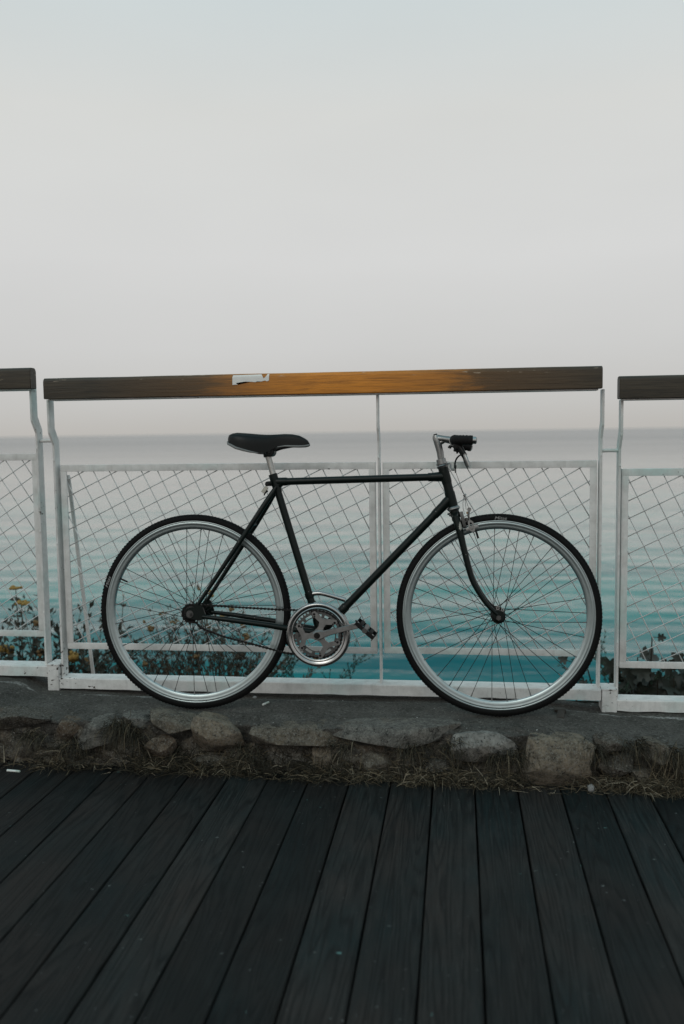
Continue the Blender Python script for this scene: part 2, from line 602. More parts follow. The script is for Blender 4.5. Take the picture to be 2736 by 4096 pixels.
M = dict(
    white=make_white_paint(),
    rail=make_wood_rail('handrail wood with painted orange glow', True),
    rail_dark=make_wood_rail('weathered dark handrail wood', False),
    concrete=make_concrete(),
    stone=make_stone(),
    deck=make_deck_wood(),
    sea=make_sea(),
    wire=simple('grey painted wire', (0.50, 0.495, 0.485), 0.6, 0, 0.3, 0.55, 60),
    sticker=simple('torn white paper', (0.74, 0.72, 0.69), 0.85, 0, 0.2, 0.08, 60),
    earth=simple('dark mortar and earth', (0.030, 0.026, 0.021), 0.95, 0, 0.1, 0.6, 50, 0.6),
    slope=simple('dry slope earth', (0.06, 0.052, 0.040), 0.95, 0, 0.1, 0.5, 3, 0.6),
    under=simple('shadowed ground under the deck', (0.012, 0.011, 0.010), 0.95, 0, 0.1, 0.3, 8),
    paper=simple('cigarette paper', (0.62, 0.63, 0.60), 0.8, 0, 0.2, 0.1, 90),
    filter=simple('cigarette filter', (0.42, 0.47, 0.42), 0.8, 0, 0.2, 0.2, 90),
    iron=simple('rusty iron', (0.045, 0.035, 0.028), 0.7, 0.3, 0.4, 0.5, 60, 0.5),
    pebble=simple('pale pebble', (0.24, 0.24, 0.235), 0.85, 0, 0.2, 0.4, 70, 0.5),
    dry_leaf=simple('dry fallen leaf', (0.22, 0.13, 0.05), 0.8, 0, 0.2, 0.5, 80),
    tyre=None,
    saddle=simple('black saddle leather', (0.0045, 0.0052, 0.0050), 0.42, 0, 0.25, 0.3, 90, 0.25),
    trim=simple('grey saddle edging', (0.16, 0.16, 0.155), 0.5, 0, 0.4, 0.3, 60),
    black=simple('black plastic', (0.005, 0.005, 0.005), 0.45, 0, 0.22, 0.3, 60),
    tape=simple('black bar tape', (0.007, 0.0065, 0.0065), 0.72, 0, 0.18, 0.5, 70, 0.7),
    chrome=simple('worn chrome', (0.34, 0.34, 0.335), 0.22, 1.0, 0.5, 0.25, 50, 0.04),
    alloy=simple('dull alloy', (0.26, 0.26, 0.256), 0.36, 1.0, 0.5, 0.4, 60, 0.12),
    alloy_dark=simple('tarnished alloy', (0.12, 0.12, 0.118), 0.42, 1.0, 0.5, 0.35, 70, 0.15),
    seatpost=simple('scratched steel seatpost', (0.40, 0.39, 0.37), 0.38, 1.0, 0.5, 0.6, 120, 0.3),
    steel_dark=simple('oily dark steel', (0.014, 0.0135, 0.013), 0.45, 0.5, 0.25, 0.5, 90, 0.2),
    spoke=simple('dark steel spoke', (0.012, 0.012, 0.012), 0.4, 0.4, 0.25, 0.2, 50),
    brass=simple('brass', (0.30, 0.20, 0.11), 0.35, 1.0, 0.5, 0.2, 50),
    tag_mat=simple('scuffed pale metal tag', (0.42, 0.39, 0.34), 0.6, 0.4, 0.4, 0.5, 200),
)


def make_bike_paint():
    m = Mat('very dark green frame enamel')
    co = m.coord()
    n = m.noise(co, 14, 4)
    col = m.mix(n, (0.0022, 0.0048, 0.0040), (0.0040, 0.0085, 0.0070))
    chip = m.math('MULTIPLY', m.noise(co, 110, 3, 0.6), m.math('ADD', m.noise(co, 9, 2), 0.45))
    chip = m.ramp(chip, [(0.74, 0.0), (0.75, 1.0)])
    col = m.mix(chip, col, (0.20, 0.19, 0.175))
    # the enamel is knocked off the near fork blade below the crown
    px, py, pz = m.sep(co)
    e1 = m.math('POWER', m.math('DIVIDE', m.math('SUBTRACT', px, 0.0065), 0.0055), 2.0)
    e2 = m.math('POWER', m.math('DIVIDE', m.math('SUBTRACT', pz, 0.6400), 0.0150), 2.0)
    e = m.math('ADD', m.math('ADD', e1, e2), m.math('MULTIPLY', m.math('SUBTRACT', m.noise(co, 170, 4, 0.7), 0.5), 3.2))
    knocked = m.math('MULTIPLY', m.math('LESS_THAN', e, 0.75), m.math('LESS_THAN', py, -0.046))
    col = m.mix(knocked, col, (0.34, 0.32, 0.29))
    m.set(color=col, rough=0.36, spec=0.22)
    m.bump(m.noise(co, 160, 3), 0.08, 0.0006)
    return m.m


def make_tyre():
    m = Mat('black tyre rubber')
    co = m.coord()
    x, y, z = m.sep(co)
    n = m.noise(co, 60, 4)
    m.set(color=m.mix(n, (0.0035, 0.0034, 0.0033), (0.0075, 0.0072, 0.0070)), rough=0.72, spec=0.14)
    return m.m


def make_rim():
    m = Mat('brushed alloy rim')
    co = m.coord()
    n = m.noise(co, 45, 5, 0.7)
    x, y, z = m.sep(co)
    r = m.math('SQRT', m.math('ADD', m.math('MULTIPLY', x, x), m.math('MULTIPLY', z, z)))
    ringn = m.n.new('ShaderNodeTexNoise')
    ringn.noise_dimensions = '1D'
    ringn.inputs['Scale'].default_value = 900
    m.l.new(r, ringn.inputs['W'])
    col = m.mix(n, (0.29, 0.345, 0.35), (0.47, 0.535, 0.54))
    col = m.mix(m.ramp(ringn.outputs['Fac'], [(0.5, 0.0), (0.7, 0.35)]), col, (0.24, 0.24, 0.24))
    m.set(color=col, rough=0.34, metal=1.0)
    return m.m


M['paint'] = make_bike_paint()
M['tyre'] = make_tyre()
M['rim'] = make_rim()
M['print'] = simple('grey printed lettering', (0.30, 0.29, 0.28), 0.7, 0, 0.2, 0.15, 100)


# ================================================================== LARGE STRUCTURE
# ---- sea: one sheet to the horizon
SEA_Z = -6.6
sea = MB()
xs = [-40000, -4000, -400, -60, 60, 400, 4000, 40000]
ys = [4, 30, 120, 500, 2500, 12000, 42000]
sv = [(x, y, SEA_Z) for y in ys for x in xs]
sf = [(j * 8 + i, j * 8 + i + 1, (j + 1) * 8 + i + 1, (j + 1) * 8 + i) for j in range(6) for i in range(7)]
sea.add(sv, sf)
tag(sea.build('sea', M['sea']), 'calm turquoise sea fading to grey at the horizon', kind='structure')


# ---- concrete terrace strip under bicycle and railing
def ground_z(x):
    return interp(x, [-5, -1.80, -1.64, -1.555, -1.0, 0.25, 0.42, 0.56, 1.0, 5], [0.06, 0.048, 0.036, -0.004, -0.003, -0.002, -0.020, -0.037, -0.040, -0.06])


def edge_y(x):
    n = mnoise.noise(Vector((x * 2.3, 0.3, 1.7))) * 0.030 + mnoise.noise(Vector((x * 9.0, 4.3, 1.7))) * 0.016 + mnoise.noise(Vector((x * 30.0, 4.3, 8.7))) * 0.008
    return interp(x, [-5, -1.6, -0.6, 0.3, 0.75, 5], [2.93, 2.915, 2.90, 2.875, 2.855, 2.7]) + n


def fbm(p, o=4):
    return mnoise.fractal(p, 1.0, 2.0, o)


gx = list(np.arange(-5.0, -2.0, 0.08)) + list(np.arange(-2.0, 1.15, 0.0075)) + list(np.arange(1.15, 5.0, 0.08))
NT, NF = 52, 30
gv, gf = [], []
for x in gx:
    ey, gz = edge_y(x), ground_z(x)
    for j in range(NT):                                      # the top, from the back to the broken edge
        t = j / (NT - 1)
        y = 3.33 + (ey - 3.33) * t
        rough = 0.0022 + 0.012 * max(0, (t - 0.55) / 0.45) ** 2
        drop = -0.014 * max(0, (t - 0.72) / 0.28) ** 2
        dip = -0.013 * min(1, max(0, (y - 3.145) / 0.055)) ** 2 * min(1, max(0, (x + 1.42) / 0.25)) * min(1, max(0, (0.55 - x) / 0.1))
        gv.append((x, y, gz + dip + drop + rough * fbm(Vector((x * 24, y * 24, 0))) + rough * 0.55 * mnoise.noise(Vector((x * 75, y * 75, 4))) + 0.0012 * mnoise.noise(Vector((x * 90, y * 90, 3)))))
    for j in range(1, NF):                                   # the face below it, crumbling back
        t = j / (NF - 1)
        z = gz - 0.017 - t * (0.19 + gz)
        y = ey + 0.012 * math.sin(min(1, t * 3) * PI / 2) * -0.4 + 0.050 * t ** 0.7 + 0.018 * fbm(Vector((x * 20, z * 26, 5))) * min(1, 0.25 + t * 3)
        gv.append((x, y, z))
NR = NT + NF - 1
for i in range(len(gx) - 1):
    for j in range(NR - 1):
        a = i * NR + j
        gf.append((a, a + 1, a + 1 + NR, a + NR))
terrace = MB().add(gv, gf).build('pavement', M['concrete'], smooth='all')
tag(terrace, 'pitted grey concrete strip between the railing and the deck', kind='structure')

# ---- slope behind the terrace down to the water
hv, hf = [], []
hx = list(np.arange(-8, 8.01, 0.16))
prof = [(3.325, -0.20), (3.45, -0.24), (3.7, -0.34), (4.1, -0.50), (4.6, -0.78), (5.4, -1.5), (7.0, -3.4), (9.5, -6.0), (11, -7.4)]
for x in hx:
    for (y, z) in prof:
        k = min(1, (y - 3.3) / 0.8)
        hv.append((x, y + 0.05 * k * mnoise.noise(Vector((x * 2, y * 2, 0))), z + k * 0.09 * fbm(Vector((x * 1.6, y * 1.6, 9)))))
n = len(prof)
for i in range(len(hx) - 1):
    for j in range(n - 1):
        a = i * n + j
        hf.append((a, a + 1, a + 1 + n, a + n))
MB().add(hv, hf).add([(-8, 3.325, -0.20), (8, 3.325, -0.20), (8, 3.325, -0.03), (-8, 3.325, -0.03)], [(0, 1, 2, 3)]).build('hillside', M['slope'], smooth='all')
tag(bpy.data.objects['hillside'], 'dry earth slope falling from the railing to the sea', kind='structure')

# ---- timber deck, every board a piece
DECK_Z = -0.165
MB().add([(-7, -5, DECK_Z - 0.06), (7, -5, DECK_Z - 0.06), (7, 3.0, DECK_Z - 0.06), (-7, 3.0, DECK_Z - 0.06)], [(0, 1, 2, 3)]).build('ground', M['under'])
tag(bpy.data.objects['ground'], 'dark ground under the deck boards', kind='structure')
deck = MB()
for jy in np.arange(-3.6, 2.8, 0.6):
    deck.box(-5, 5, jy, jy + 0.06, DECK_Z - 0.055, DECK_Z - 0.0285)
deck = deck.build('deck', M['under'])
tag(deck, 'dark stained timber deck in front of the stone edging', kind='structure')
gaps = [-1.418, -1.2845, -1.151, -1.0175, -0.884, -0.7505, -0.617, -0.483, -0.350, -0.217, -0.083, 0.049, 0.182, 0.314, 0.450, 0.579]
gaps = [gaps[0] - 0.1335 * k for k in range(24, 0, -1)] + gaps + [gaps[-1] + 0.1335 * k for k in range(1, 26)]


def deck_end(x):
    return interp(x, [-5, -1.585, -1.036, -0.378, 0.284, 0.687, 5], [2.99, 2.918, 2.897, 2.872, 2.855, 2.842, 2.70])


for i in range(len(gaps) - 1):
    x0, x1 = gaps[i] + 0.0020, gaps[i + 1] - 0.0020
    xm, wd = (x0 + x1) / 2, (x1 - x0)
    ye = deck_end(xm) + random.uniform(-0.006, 0.006)
    y0 = -4.0
    rows = [y0, 0.0] + list(np.linspace(0.9, ye, 16))
    pv, pf = [], []
    cup = random.uniform(-0.0012, 0.0012)
    tilt = random.uniform(-0.0010, 0.0010)
    sd = random.uniform(0, 100)
    sec = [(-0.5, -0.026), (-0.5, -0.004), (-0.482, -0.0006), (-0.25, 0), (0, 0), (0.25, 0), (0.482, -0.0006), (0.5, -0.004), (0.5, -0.026)]
    for yy in rows:
        wob = 0.0012 * mnoise.noise(Vector((sd, yy * 2.2, 0)))
        for (u, z) in sec:
            e = 0.0010 * mnoise.noise(Vector((sd + (9 if u > 0 else 0), yy * 5, 2))) if abs(u) > 0.4 else 0
            pv.append((u * wd + wob * 0.6 + e, yy, z + cup * (1 - 4 * u * u) + tilt * u))
    k = len(sec)
    for j in range(len(rows) - 1):
        for q in range(k - 1):
            a = j * k + q
            pf.append((a, a + 1, a + 1 + k, a + k))
    pf.append(tuple(range(k)))
    pf.append(tuple((len(rows) - 1) * k + q for q in range(k - 1, -1, -1)))
    me = MB().add(pv, pf).mesh('plank', 30)
    me.materials.append(M['deck'])
    link('plank', me, deck, (xm, 0, DECK_Z + random.uniform(-0.0012, 0.0012)))

# ---- stones set along the edge
wall = MB()
wv, wf = [], []
wx = list(np.arange(-5, -2.0, 0.06)) + list(np.arange(-2.0, 1.2, 0.008)) + list(np.arange(1.2, 5.01, 0.06))
WZ = list(np.linspace(-0.018, -0.185, 22))
for x in wx:
    gz_, ey_ = ground_z(x), edge_y(x)
    for z in WZ:
        p_ = Vector((x * 11, z * 13, 3))
        lump = 0.030 * mnoise.noise(p_) + 0.022 * mnoise.noise(p_ * 2.3) + 0.012 * mnoise.noise(p_ * 5) + 0.006 * mnoise.noise(p_ * 11)
        wv.append((x, ey_ + 0.026 - 0.14 * (-z) + lump, z + gz_))
nw = len(WZ)
for i in range(len(wx) - 1):
    for j in range(nw - 1):
        a = i * nw + j
        wf.append((a, a + 1, a + nw + 1, a + nw))
edging = wall.add(wv, wf).build('stone_wall', M['stone'], smooth='all')
edging.color = (0.072, 0.064, 0.053, 1)
tag(edging, 'low wall of rough stones and dry grass between deck and concrete', 'wall')


def stone(x0, x1, z0, z1, yc, depth, tint, boxy=0.5, tilt=0.0, seed=0, rough=1.0, res=4):
    bm = bmesh.new()
    bmesh.ops.create_icosphere(bm, subdivisions=res, radius=1.0)
    hw, hh, hd = (x1 - x0) / 2 * 1.13, (z1 - z0) / 2 * 1.10, depth / 2
    s = Vector((seed * 7.13, seed * 3.7, seed * 1.9))
    p = 2.6 + 6.0 * boxy
    for v in bm.verts:
        d = v.co.normalized()
        q = (abs(d.x) ** p + abs(d.y) ** p + abs(d.z) ** p) ** (-1 / p)
        c = d * q
        k = Vector((c.x * hw, c.y * hd, c.z * hh)) / 0.05
        f = 1 + rough * (0.15 * mnoise.noise(c * 1.3 + s) + 0.13 * mnoise.noise(k * 0.9 + s) + 0.07 * mnoise.noise(k * 2.1 + s) + 0.045 * mnoise.noise(k * 4.5 + s) + 0.025 * mnoise.noise(k * 9 + s))
        c = c * f
        # knock off a few flat facets
        for q_ in range(9):
            nn = Vector((mnoise.noise(s + Vector((q_ * 3.1, 0, 1))), mnoise.noise(s + Vector((q_ * 5.1, 2, 1))) - 0.25, mnoise.noise(s + Vector((q_ * 1.7, 4, 1))))).normalized()
            dd = c.dot(nn) - 0.70
            if dd > 0:
                c = c - nn * dd * 0.92
        if c.z > 0.80:                            # bedded level with the concrete
            c.z = 0.80 + (c.z - 0.80) * 0.25
        x, y, z = c.x * hw, c.y * hd, c.z * hh
        a = math.radians(tilt)
        v.co = (x * math.cos(a) - z * math.sin(a), y, x * math.sin(a) + z * math.cos(a))
    me = bpy.data.meshes.new('stone')
    bm.to_mesh(me)
    bm.free()
    me.shade_smooth()
    me.set_sharp_from_angle(angle=R(24))
    me.materials.append(M['stone'])
    o = link('stone', me, edging, ((x0 + x1) / 2, yc + 0.010, (z0 + z1) / 2))
    o.color = (*tint, 1)
    return o


GREY, BROWN, TAN, RUST, DARK, PALE = (0.090, 0.087, 0.080), (0.082, 0.072, 0.058), (0.122, 0.103, 0.080), (0.080, 0.062, 0.046), (0.054, 0.049, 0.042), (0.150, 0.148, 0.140)
stones = [
    (-1.66, -1.400, -0.050, 0.018, 2.915, 0.13, DARK, 0.75, -1, 1, 0.6),
    (-1.376, -1.284, -0.085, -0.008, 2.905, 0.10, RUST, 0.2, 0, 2, 1.5),
    (-1.283, -1.155, -0.090, -0.004, 2.905, 0.11, GREY, 0.3, 12, 3, 1.2),
    (-1.134, -1.026, -0.040, 0.012, 2.910, 0.10, GREY, 0.4, 0, 4, 1.0),
    (-1.047, -0.886, -0.046, 0.016, 2.900, 0.11, BROWN, 0.35, -8, 5, 1.3),
    (-1.045, -0.940, -0.135, -0.055, 2.890, 0.09, RUST, 0.3, 0, 6, 1.2),
    (-0.898, -0.708, -0.102, 0.012, 2.893, 0.13, TAN, 0.25, -10, 7, 0.9),
    (-0.716, -0.366, -0.080, -0.006, 2.890, 0.14, BROWN, 0.8, 3, 8, 0.55),
    (-0.650, -0.480, -0.160, -0.088, 2.892, 0.09, DARK, 0.5, 0, 9, 1.3),
    (-0.485, -0.396, -0.150, -0.070, 2.880, 0.08, TAN, 0.4, 4, 10, 1.3),
    (-0.386, -0.018, -0.066, 0.006, 2.890, 0.15, GREY, 0.85, 2, 11, 0.6),
    (-0.330, -0.215, -0.150, -0.078, 2.868, 0.09, BROWN, 0.2, 0, 12, 1.4),
    (-0.015, 0.166, -0.098, 0.002, 2.872, 0.14, PALE, 0.35, -4, 13, 0.8),
    (0.185, 0.402, -0.172, -0.010, 2.860, 0.15, TAN, 0.3, 0, 14, 0.9),
    (0.428, 0.515, -0.050, -0.002, 2.868, 0.10, DARK, 0.3, 6, 15, 1.3),
    (0.438, 0.530, -0.140, -0.060, 2.855, 0.10, DARK, 0.3, 0, 16, 1.2),
    (0.568, 0.660, -0.095, -0.012, 2.850, 0.10, BROWN, 0.3, -5, 17, 1.3),
    (0.68, 0.86, -0.115, -0.03, 2.845, 0.12, GREY, 0.4, 3, 18, 1.1),
    (0.53, 0.60, -0.16, -0.10, 2.845, 0.08, BROWN, 0.3, 0, 19, 1.2),
    (-1.50, -1.40, -0.14, -0.075, 2.915, 0.08, DARK, 0.3, 0, 20, 1.3),
    (-1.39, -1.26, -0.16, -0.10, 2.905, 0.08, DARK, 0.3, 0, 21, 1.3),
    (-0.885, -0.76, -0.165, -0.11, 2.888, 0.08, BROWN, 0.3, 0, 22, 1.3),
    (-0.12, -0.01, -0.16, -0.10, 2.872, 0.08, DARK, 0.3, 0, 23, 1.3),
]
x = 0.88
k = 30
while x < 3.0:
    w_ = random.uniform(0.1, 0.3)
    stones.append((x, x + w_, -0.12 - random.random() * 0.03, -0.02, edge_y(x) - 0.005, 0.12, random.choice([GREY, BROWN, DARK]), random.random(), random.uniform(-6, 6), k, 1.0))
    x += w_ + 0.02
    k += 1
x = -1.68
while x > -3.6:
    w_ = random.uniform(0.1, 0.3)
    stones.append((x - w_, x, -0.10 - random.random() * 0.03, 0.0, edge_y(x) - 0.005, 0.12, random.choice([GREY, BROWN, DARK]), random.random(), random.uniform(-6, 6), k, 1.0))
    x -= w_ + 0.02
    k += 1
for s_ in stones:
    stone(*s_)

# ================================================================== RAILINGS
PITCH = 0.0558


def clip_line(p, d, x0, x1, z0, z1):
    t0, t1 = -9.0, 9.0
    for a, b, lo, hi in ((p[0], d[0], x0, x1), (p[1], d[1], z0, z1)):
        if abs(b) < 1e-9:
            if not lo <= a <= hi:
                return None
        else:
            u, v = (lo - a) / b, (hi - a) / b
            t0, t1 = max(t0, min(u, v)), min(t1, max(u, v))
    return (t0, t1) if t1 - t0 > 0.006 else None


def mesh_panel(root, x0, x1, z0, z1, ang, ph, y=3.258):
    """welded frame with a lattice of crossed wires; world coordinates less the root's place"""
    L = root.location
    fr = MB()
    w, t = 0.025, 0.006
    wl_ = 0.0235
    rv = lambda: random.uniform(-0.0006, 0.0006)
    # front flanges, ends butted
    fr.bbox(x0, x1, y, y + t, z1 - w, z1, 0.0012)
    fr.bbox(x0, x1, y + 0.0002, y + t, z0, z0 + w - 0.001, 0.0012)
    fr.bbox(x0 + rv(), x0 + wl_, y - 0.0008, y + t, z0 + w - 0.001, z1 - w, 0.0012)
    fr.bbox(x1 - wl_, x1 + rv(), y - 0.0008, y + t, z0 + w - 0.001, z1 - w, 0.0012)
    # webs of the angle iron running back
    fr.bbox(x0, x1, y + t, y + 0.026, z1 - 0.004, z1 - 0.0004, 0.001)
    fr.bbox(x0, x1, y + t, y + 0.026, z0 + 0.0004, z0 + 0.004, 0.001)
    fr.bbox(x0 + 0.0004, x0 + 0.004, y + t, y + 0.026, z0 + 0.004, z1 - 0.004, 0.001)
    fr.bbox(x1 - 0.004, x1 - 0.0004, y + t, y + 0.026, z0 + 0.004, z1 - 0.004, 0.001)
    fr.v = [(p[0] - L.x, p[1] - L.y, p[2] - L.z) for p in fr.v]
    panel = fr.build('mesh_panel', M['white'], root, smooth=30)
    bx0, bx1, bz0, bz1 = x0 + 0.016, x1 - 0.016, z0 + 0.016, z1 - 0.016
    for fam, a in ((0, ang), (1, ang + 90)):
        d = (math.cos(R(a)), math.sin(R(a)))
        nn = (-d[1], d[0])
        yy = y + 0.0082 + 0.0032 * fam
        for i in range(-40, 41):
            p = (ph[0] + nn[0] * i * PITCH, ph[1] + nn[1] * i * PITCH)
            c = clip_line(p, d, bx0, bx1, bz0, bz1)
            if not c:
                continue
            pts = []
            nseg = max(1, int((c[1] - c[0]) / 0.14))
            for q in range(nseg + 1):
                tt = c[0] + (c[1] - c[0]) * q / nseg
                e = 0 if q in (0, nseg) else 0.0011
                pts.append((p[0] + d[0] * tt + random.uniform(-e, e) - L.x, yy - L.y + random.uniform(-e, e) * 0.3, p[1] + d[1] * tt + random.uniform(-e, e) - L.z))
            MB().tube(pts, 0.0019, 6).build('wire', M['wire'], panel, smooth='all')
    return panel


def post(root, xa, xb, z0, name='post', lean=0.0):
    """flat iron bar on edge, cranked forward below the handrail"""
    L = root.location
    zt, zm1, zm0 = z0 + 1.087, z0 + 0.966, z0 + 0.920
    front = [(3.2365, z0 + 0.030), (3.2365, zm0), (3.203, zm1), (3.203, zt)]
    back = [(3.281, z0 + 0.030), (3.281, zm0 + 0.014), (3.2475, zm1 + 0.016), (3.2475, zt)]
    v, f = [], []
    for (yf, zf), (yb, zb) in zip(front, back):
        for xx, yy, zz in ((xa, yf, zf), (xb, yf, zf), (xb, yb, zb), (xa, yb, zb)):
            v.append((xx - L.x, yy - L.y, zz - L.z))
    for i in range(3):
        for q in range(4):
            a, b = i * 4 + q, i * 4 + (q + 1) % 4
            f.append((a, b, b + 4, a + 4))
    f += [(3, 2, 1, 0), (12, 13, 14, 15)]
    mb = MB()
    bm = bmesh.new()
    vs = [bm.verts.new(p) for p in v]
    for ff in f:
        bm.faces.new([vs[i] for i in ff])
    bmesh.ops.bevel(bm, geom=[e for e in bm.edges], offset=0.0008, segments=1, affect='EDGES')
    bm.verts.index_update()
    mb.add([q.co.copy() for q in bm.verts], [[q.index for q in ff.verts] for ff in bm.faces])
    bm.free()
    # weld blobs
    for zz in (z0 + 0.86, z0 + 0.55, z0 + 0.24):
        mb.tube([(xa + 0.004 - L.x, 3.2355 - L.y, zz - L.z), (xa + 0.004 - L.x, 3.2375 - L.y, zz + 0.008 - L.z)], 0.0035, 6)
    return mb.build(name, M['white'], root, smooth=30)


def handrail(root, x0, x1, z0, mat, seed):
    L = root.location
    yf, yb, zb, zt = 3.168, 3.216, z0 + 1.0875, z0 + 1.163
    sec = [(yf, zb + 0.002), (yf, zt - 0.014)]
    sec += [(yf + 0.013 - 0.013 * math.cos(a), zt - 0.014 + 0.014 * math.sin(a)) for a in (0.4, 0.8, 1.2, PI / 2)]
    sec += [(yb - 0.013 + 0.013 * math.sin(a), zt - 0.014 + 0.014 * math.cos(a)) for a in (0.0, 0.4, 0.8, 1.2, PI / 2)]
    sec += [(yb, zb + 0.002), (yb - 0.002, zb), (yf + 0.002, zb)]
    n_ = len(sec)
    v, f = [], []
    xs_ = list(np.linspace(x0 + 0.002, x1 - 0.002, 60))
    xs_ = [x0] + xs_ + [x1]
    for i, xx in enumerate(xs_):
        ins = 0.0018 if i in (0, len(xs_) - 1) else 0
        for (yy, zz) in sec:
            w1 = 0.0009 * mnoise.noise(Vector((xx * 5 + seed, yy * 20, zz * 20)))
            cy_, cz_ = (yf + yb) / 2, (zb + zt) / 2
            sy_ = yy + (ins if yy < cy_ else -ins)
            sz_ = zz + (ins if zz < cz_ else -ins)
            v.append((xx - L.x, sy_ + w1 - L.y, sz_ + w1 - L.z))
    for i in range(len(xs_) - 1):
        for q in range(n_):
            a, b = i * n_ + q, i * n_ + (q + 1) % n_
            f.append((a, b, b + n_, a + n_))
    f.append(tuple(range(n_)))
    f.append(tuple((len(xs_) - 1) * n_ + q for q in range(n_)))
    rail = MB().add(v, f).build('handrail', mat, root, smooth=35)
    # flat iron strap that carries the timber
    strap = MB().bbox(x0 + 0.012 - L.x, x1 - 0.012 - L.x, 3.182 - L.y, 3.236 - L.y, zb - 0.0055 - L.z, zb - 0.0005 - L.z, 0.001)
    strap.build('strap', M['white'], root, smooth=30)
    return rail


def base_beam(root, x0, x1, z0):
    L = root.location
    n_ = 80
    sec = [(3.220, z0 + 0.002), (3.220, z0 + 0.0385), (3.2225, z0 + 0.042), (3.290, z0 + 0.042), (3.2925, z0 + 0.0385), (3.2925, z0 + 0.002)]
    v, f = [], []
    for i in range(n_ + 1):
        xx = x0 + (x1 - x0) * i / n_
        for q, (yy, zz) in enumerate(sec):
            w1 = 0.0011 * mnoise.noise(Vector((xx * 9, yy * 30, zz * 40))) + (0.0022 * mnoise.noise(Vector((xx * 14, 3, 3))) if q in (0,) else 0)
            v.append((xx - L.x, yy + w1 * 0.5 - L.y, zz + w1 - L.z))
    k_ = len(sec)
    for i in range(n_):
        for q in range(k_):
            a, b = i * k_ + q, i * k_ + (q + 1) % k_
            f.append((a, b, b + k_, a + k_))
    f.append(tuple(range(k_)))
    f.append(tuple(n_ * k_ + q for q in range(k_)))
    return MB().add(v, f).build('base_beam', M['white'], root, smooth=30)


def foot_block(root, x0, x1, z0, z1, y0=3.2155):
    L = root.location
    mb = MB()
    mb.bbox(x0 - L.x, x1 - L.x, y0 - L.y, 3.293 - L.y, z0 - L.z, z1 - 0.006 - L.z, 0.0018)
    mb.bbox(x0 - 0.002 - L.x, x1 + 0.002 - L.x, y0 - 0.0015 - L.y, 3.296 - L.y, z1 - 0.006 - L.z, z1 - L.z, 0.0015)
    return mb.build('foot_block', M['white'], root, smooth=30)


def tie_bar(root, x0, x1, z, y=3.2585):
    L = root.location
    MB().tube([(x0 - L.x, y - L.y, z - L.z), ((x0 + x1) / 2 - L.x, y - 0.001 - L.y, z + 0.001 - L.z), (x1 - L.x, y - L.y, z - L.z)], 0.0062, 10).build('tie_bar', M['white'], root, smooth=True)


# -- centre section
rc = tag(empty('railing', (-0.50, 3.255, 0.0)), 'white railing behind the bicycle under a handrail with painted orange glow', 'railing', 'white mesh railing sections along the terrace')
Z0 = 0.0015
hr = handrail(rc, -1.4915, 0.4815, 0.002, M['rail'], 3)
hr['label'] = 'handrail with orange glow painted in the middle and a torn white sticker'
base_beam(rc, -1.5005, 0.4955, Z0)
foot_block(rc, -1.5445, -1.5012, -0.0045, 0.0965)
post(rc, -1.4975, -1.4895, Z0)
post(rc, -0.2845, -0.2770, Z0)
post(rc, 0.4855, 0.4935, Z0)
mesh_panel(rc, -1.4795, -0.2950, 0.1470, 0.8470, 25.8, (-0.8383, 0.7795))
mesh_panel(rc, -0.2690, 0.4790, 0.1500, 0.8455, 30.4, (0.0479, 0.7934))
tie_bar(rc, -1.5525, -1.4980, 0.9375)
# slanting stay behind the left end
L = rc.location
a_, b_ = Vector((-1.468, 3.302, 0.80)) - L, Vector((-1.480, 3.50, -0.06)) - L
wv_ = Vector((0.0062, 0, 0))
dv_ = Vector((0, 0.004, 0.0))
MB().add([a_ - wv_ - dv_, a_ + wv_ - dv_, a_ + wv_ + dv_, a_ - wv_ + dv_, b_ - wv_ - dv_, b_ + wv_ - dv_, b_ + wv_ + dv_, b_ - wv_ + dv_],
         [(0, 1, 2, 3), (7, 6, 5, 4), (0, 4, 5, 1), (1, 5, 6, 2), (2, 6, 7, 3), (3, 7, 4, 0)]).box(a_.x - 0.0062, a_.x + 0.0062, 3.284 - L.y, 3.300 - L.y, a_.z - 0.008, a_.z + 0.008).build('stay', M['white'], rc)
# torn sticker on the handrail
sv_ = [(-0.7885, 1.1265), (-0.7885, 1.1520), (-0.7860, 1.1605), (-0.72, 1.1612), (-0.684, 1.1618), (-0.683, 1.1520), (-0.676, 1.1470), (-0.668, 1.1535), (-0.662, 1.1622), (-0.6565, 1.1625), (-0.6570, 1.1400), (-0.664, 1.1365),
       (-0.672, 1.1395), (-0.686, 1.1362), (-0.700, 1.1372), (-0.706, 1.1345), (-0.724, 1.1362), (-0.742, 1.1372), (-0.760, 1.1352), (-0.776, 1.1325), (-0.770, 1.1275)]
stk = MB()
bm = bmesh.new()
vs = [bm.verts.new((p[0], 0, p[1])) for p in sv_]
bm.faces.new(vs)
bmesh.ops.triangulate(bm, faces=bm.faces[:])
bmesh.ops.subdivide_edges(bm, edges=bm.edges[:], cuts=3, use_grid_fill=True)


def rail_front(z):
    zt = 1.165
    t = z - (zt - 0.014)
    return 3.168 if t <= 0 else 3.168 + 0.013 * (1 - math.sqrt(max(0, 1 - (t / 0.014) ** 2)))


bm.verts.index_update()
pts = [Vector((v.co.x - L.x, rail_front(v.co.z) - 0.0016 - L.y, v.co.z - L.z)) for v in bm.verts]
stk.add(pts, [[v.index for v in f.verts] for f in bm.faces])
bm.free()
stk.build('sticker', M['sticker'], hr)

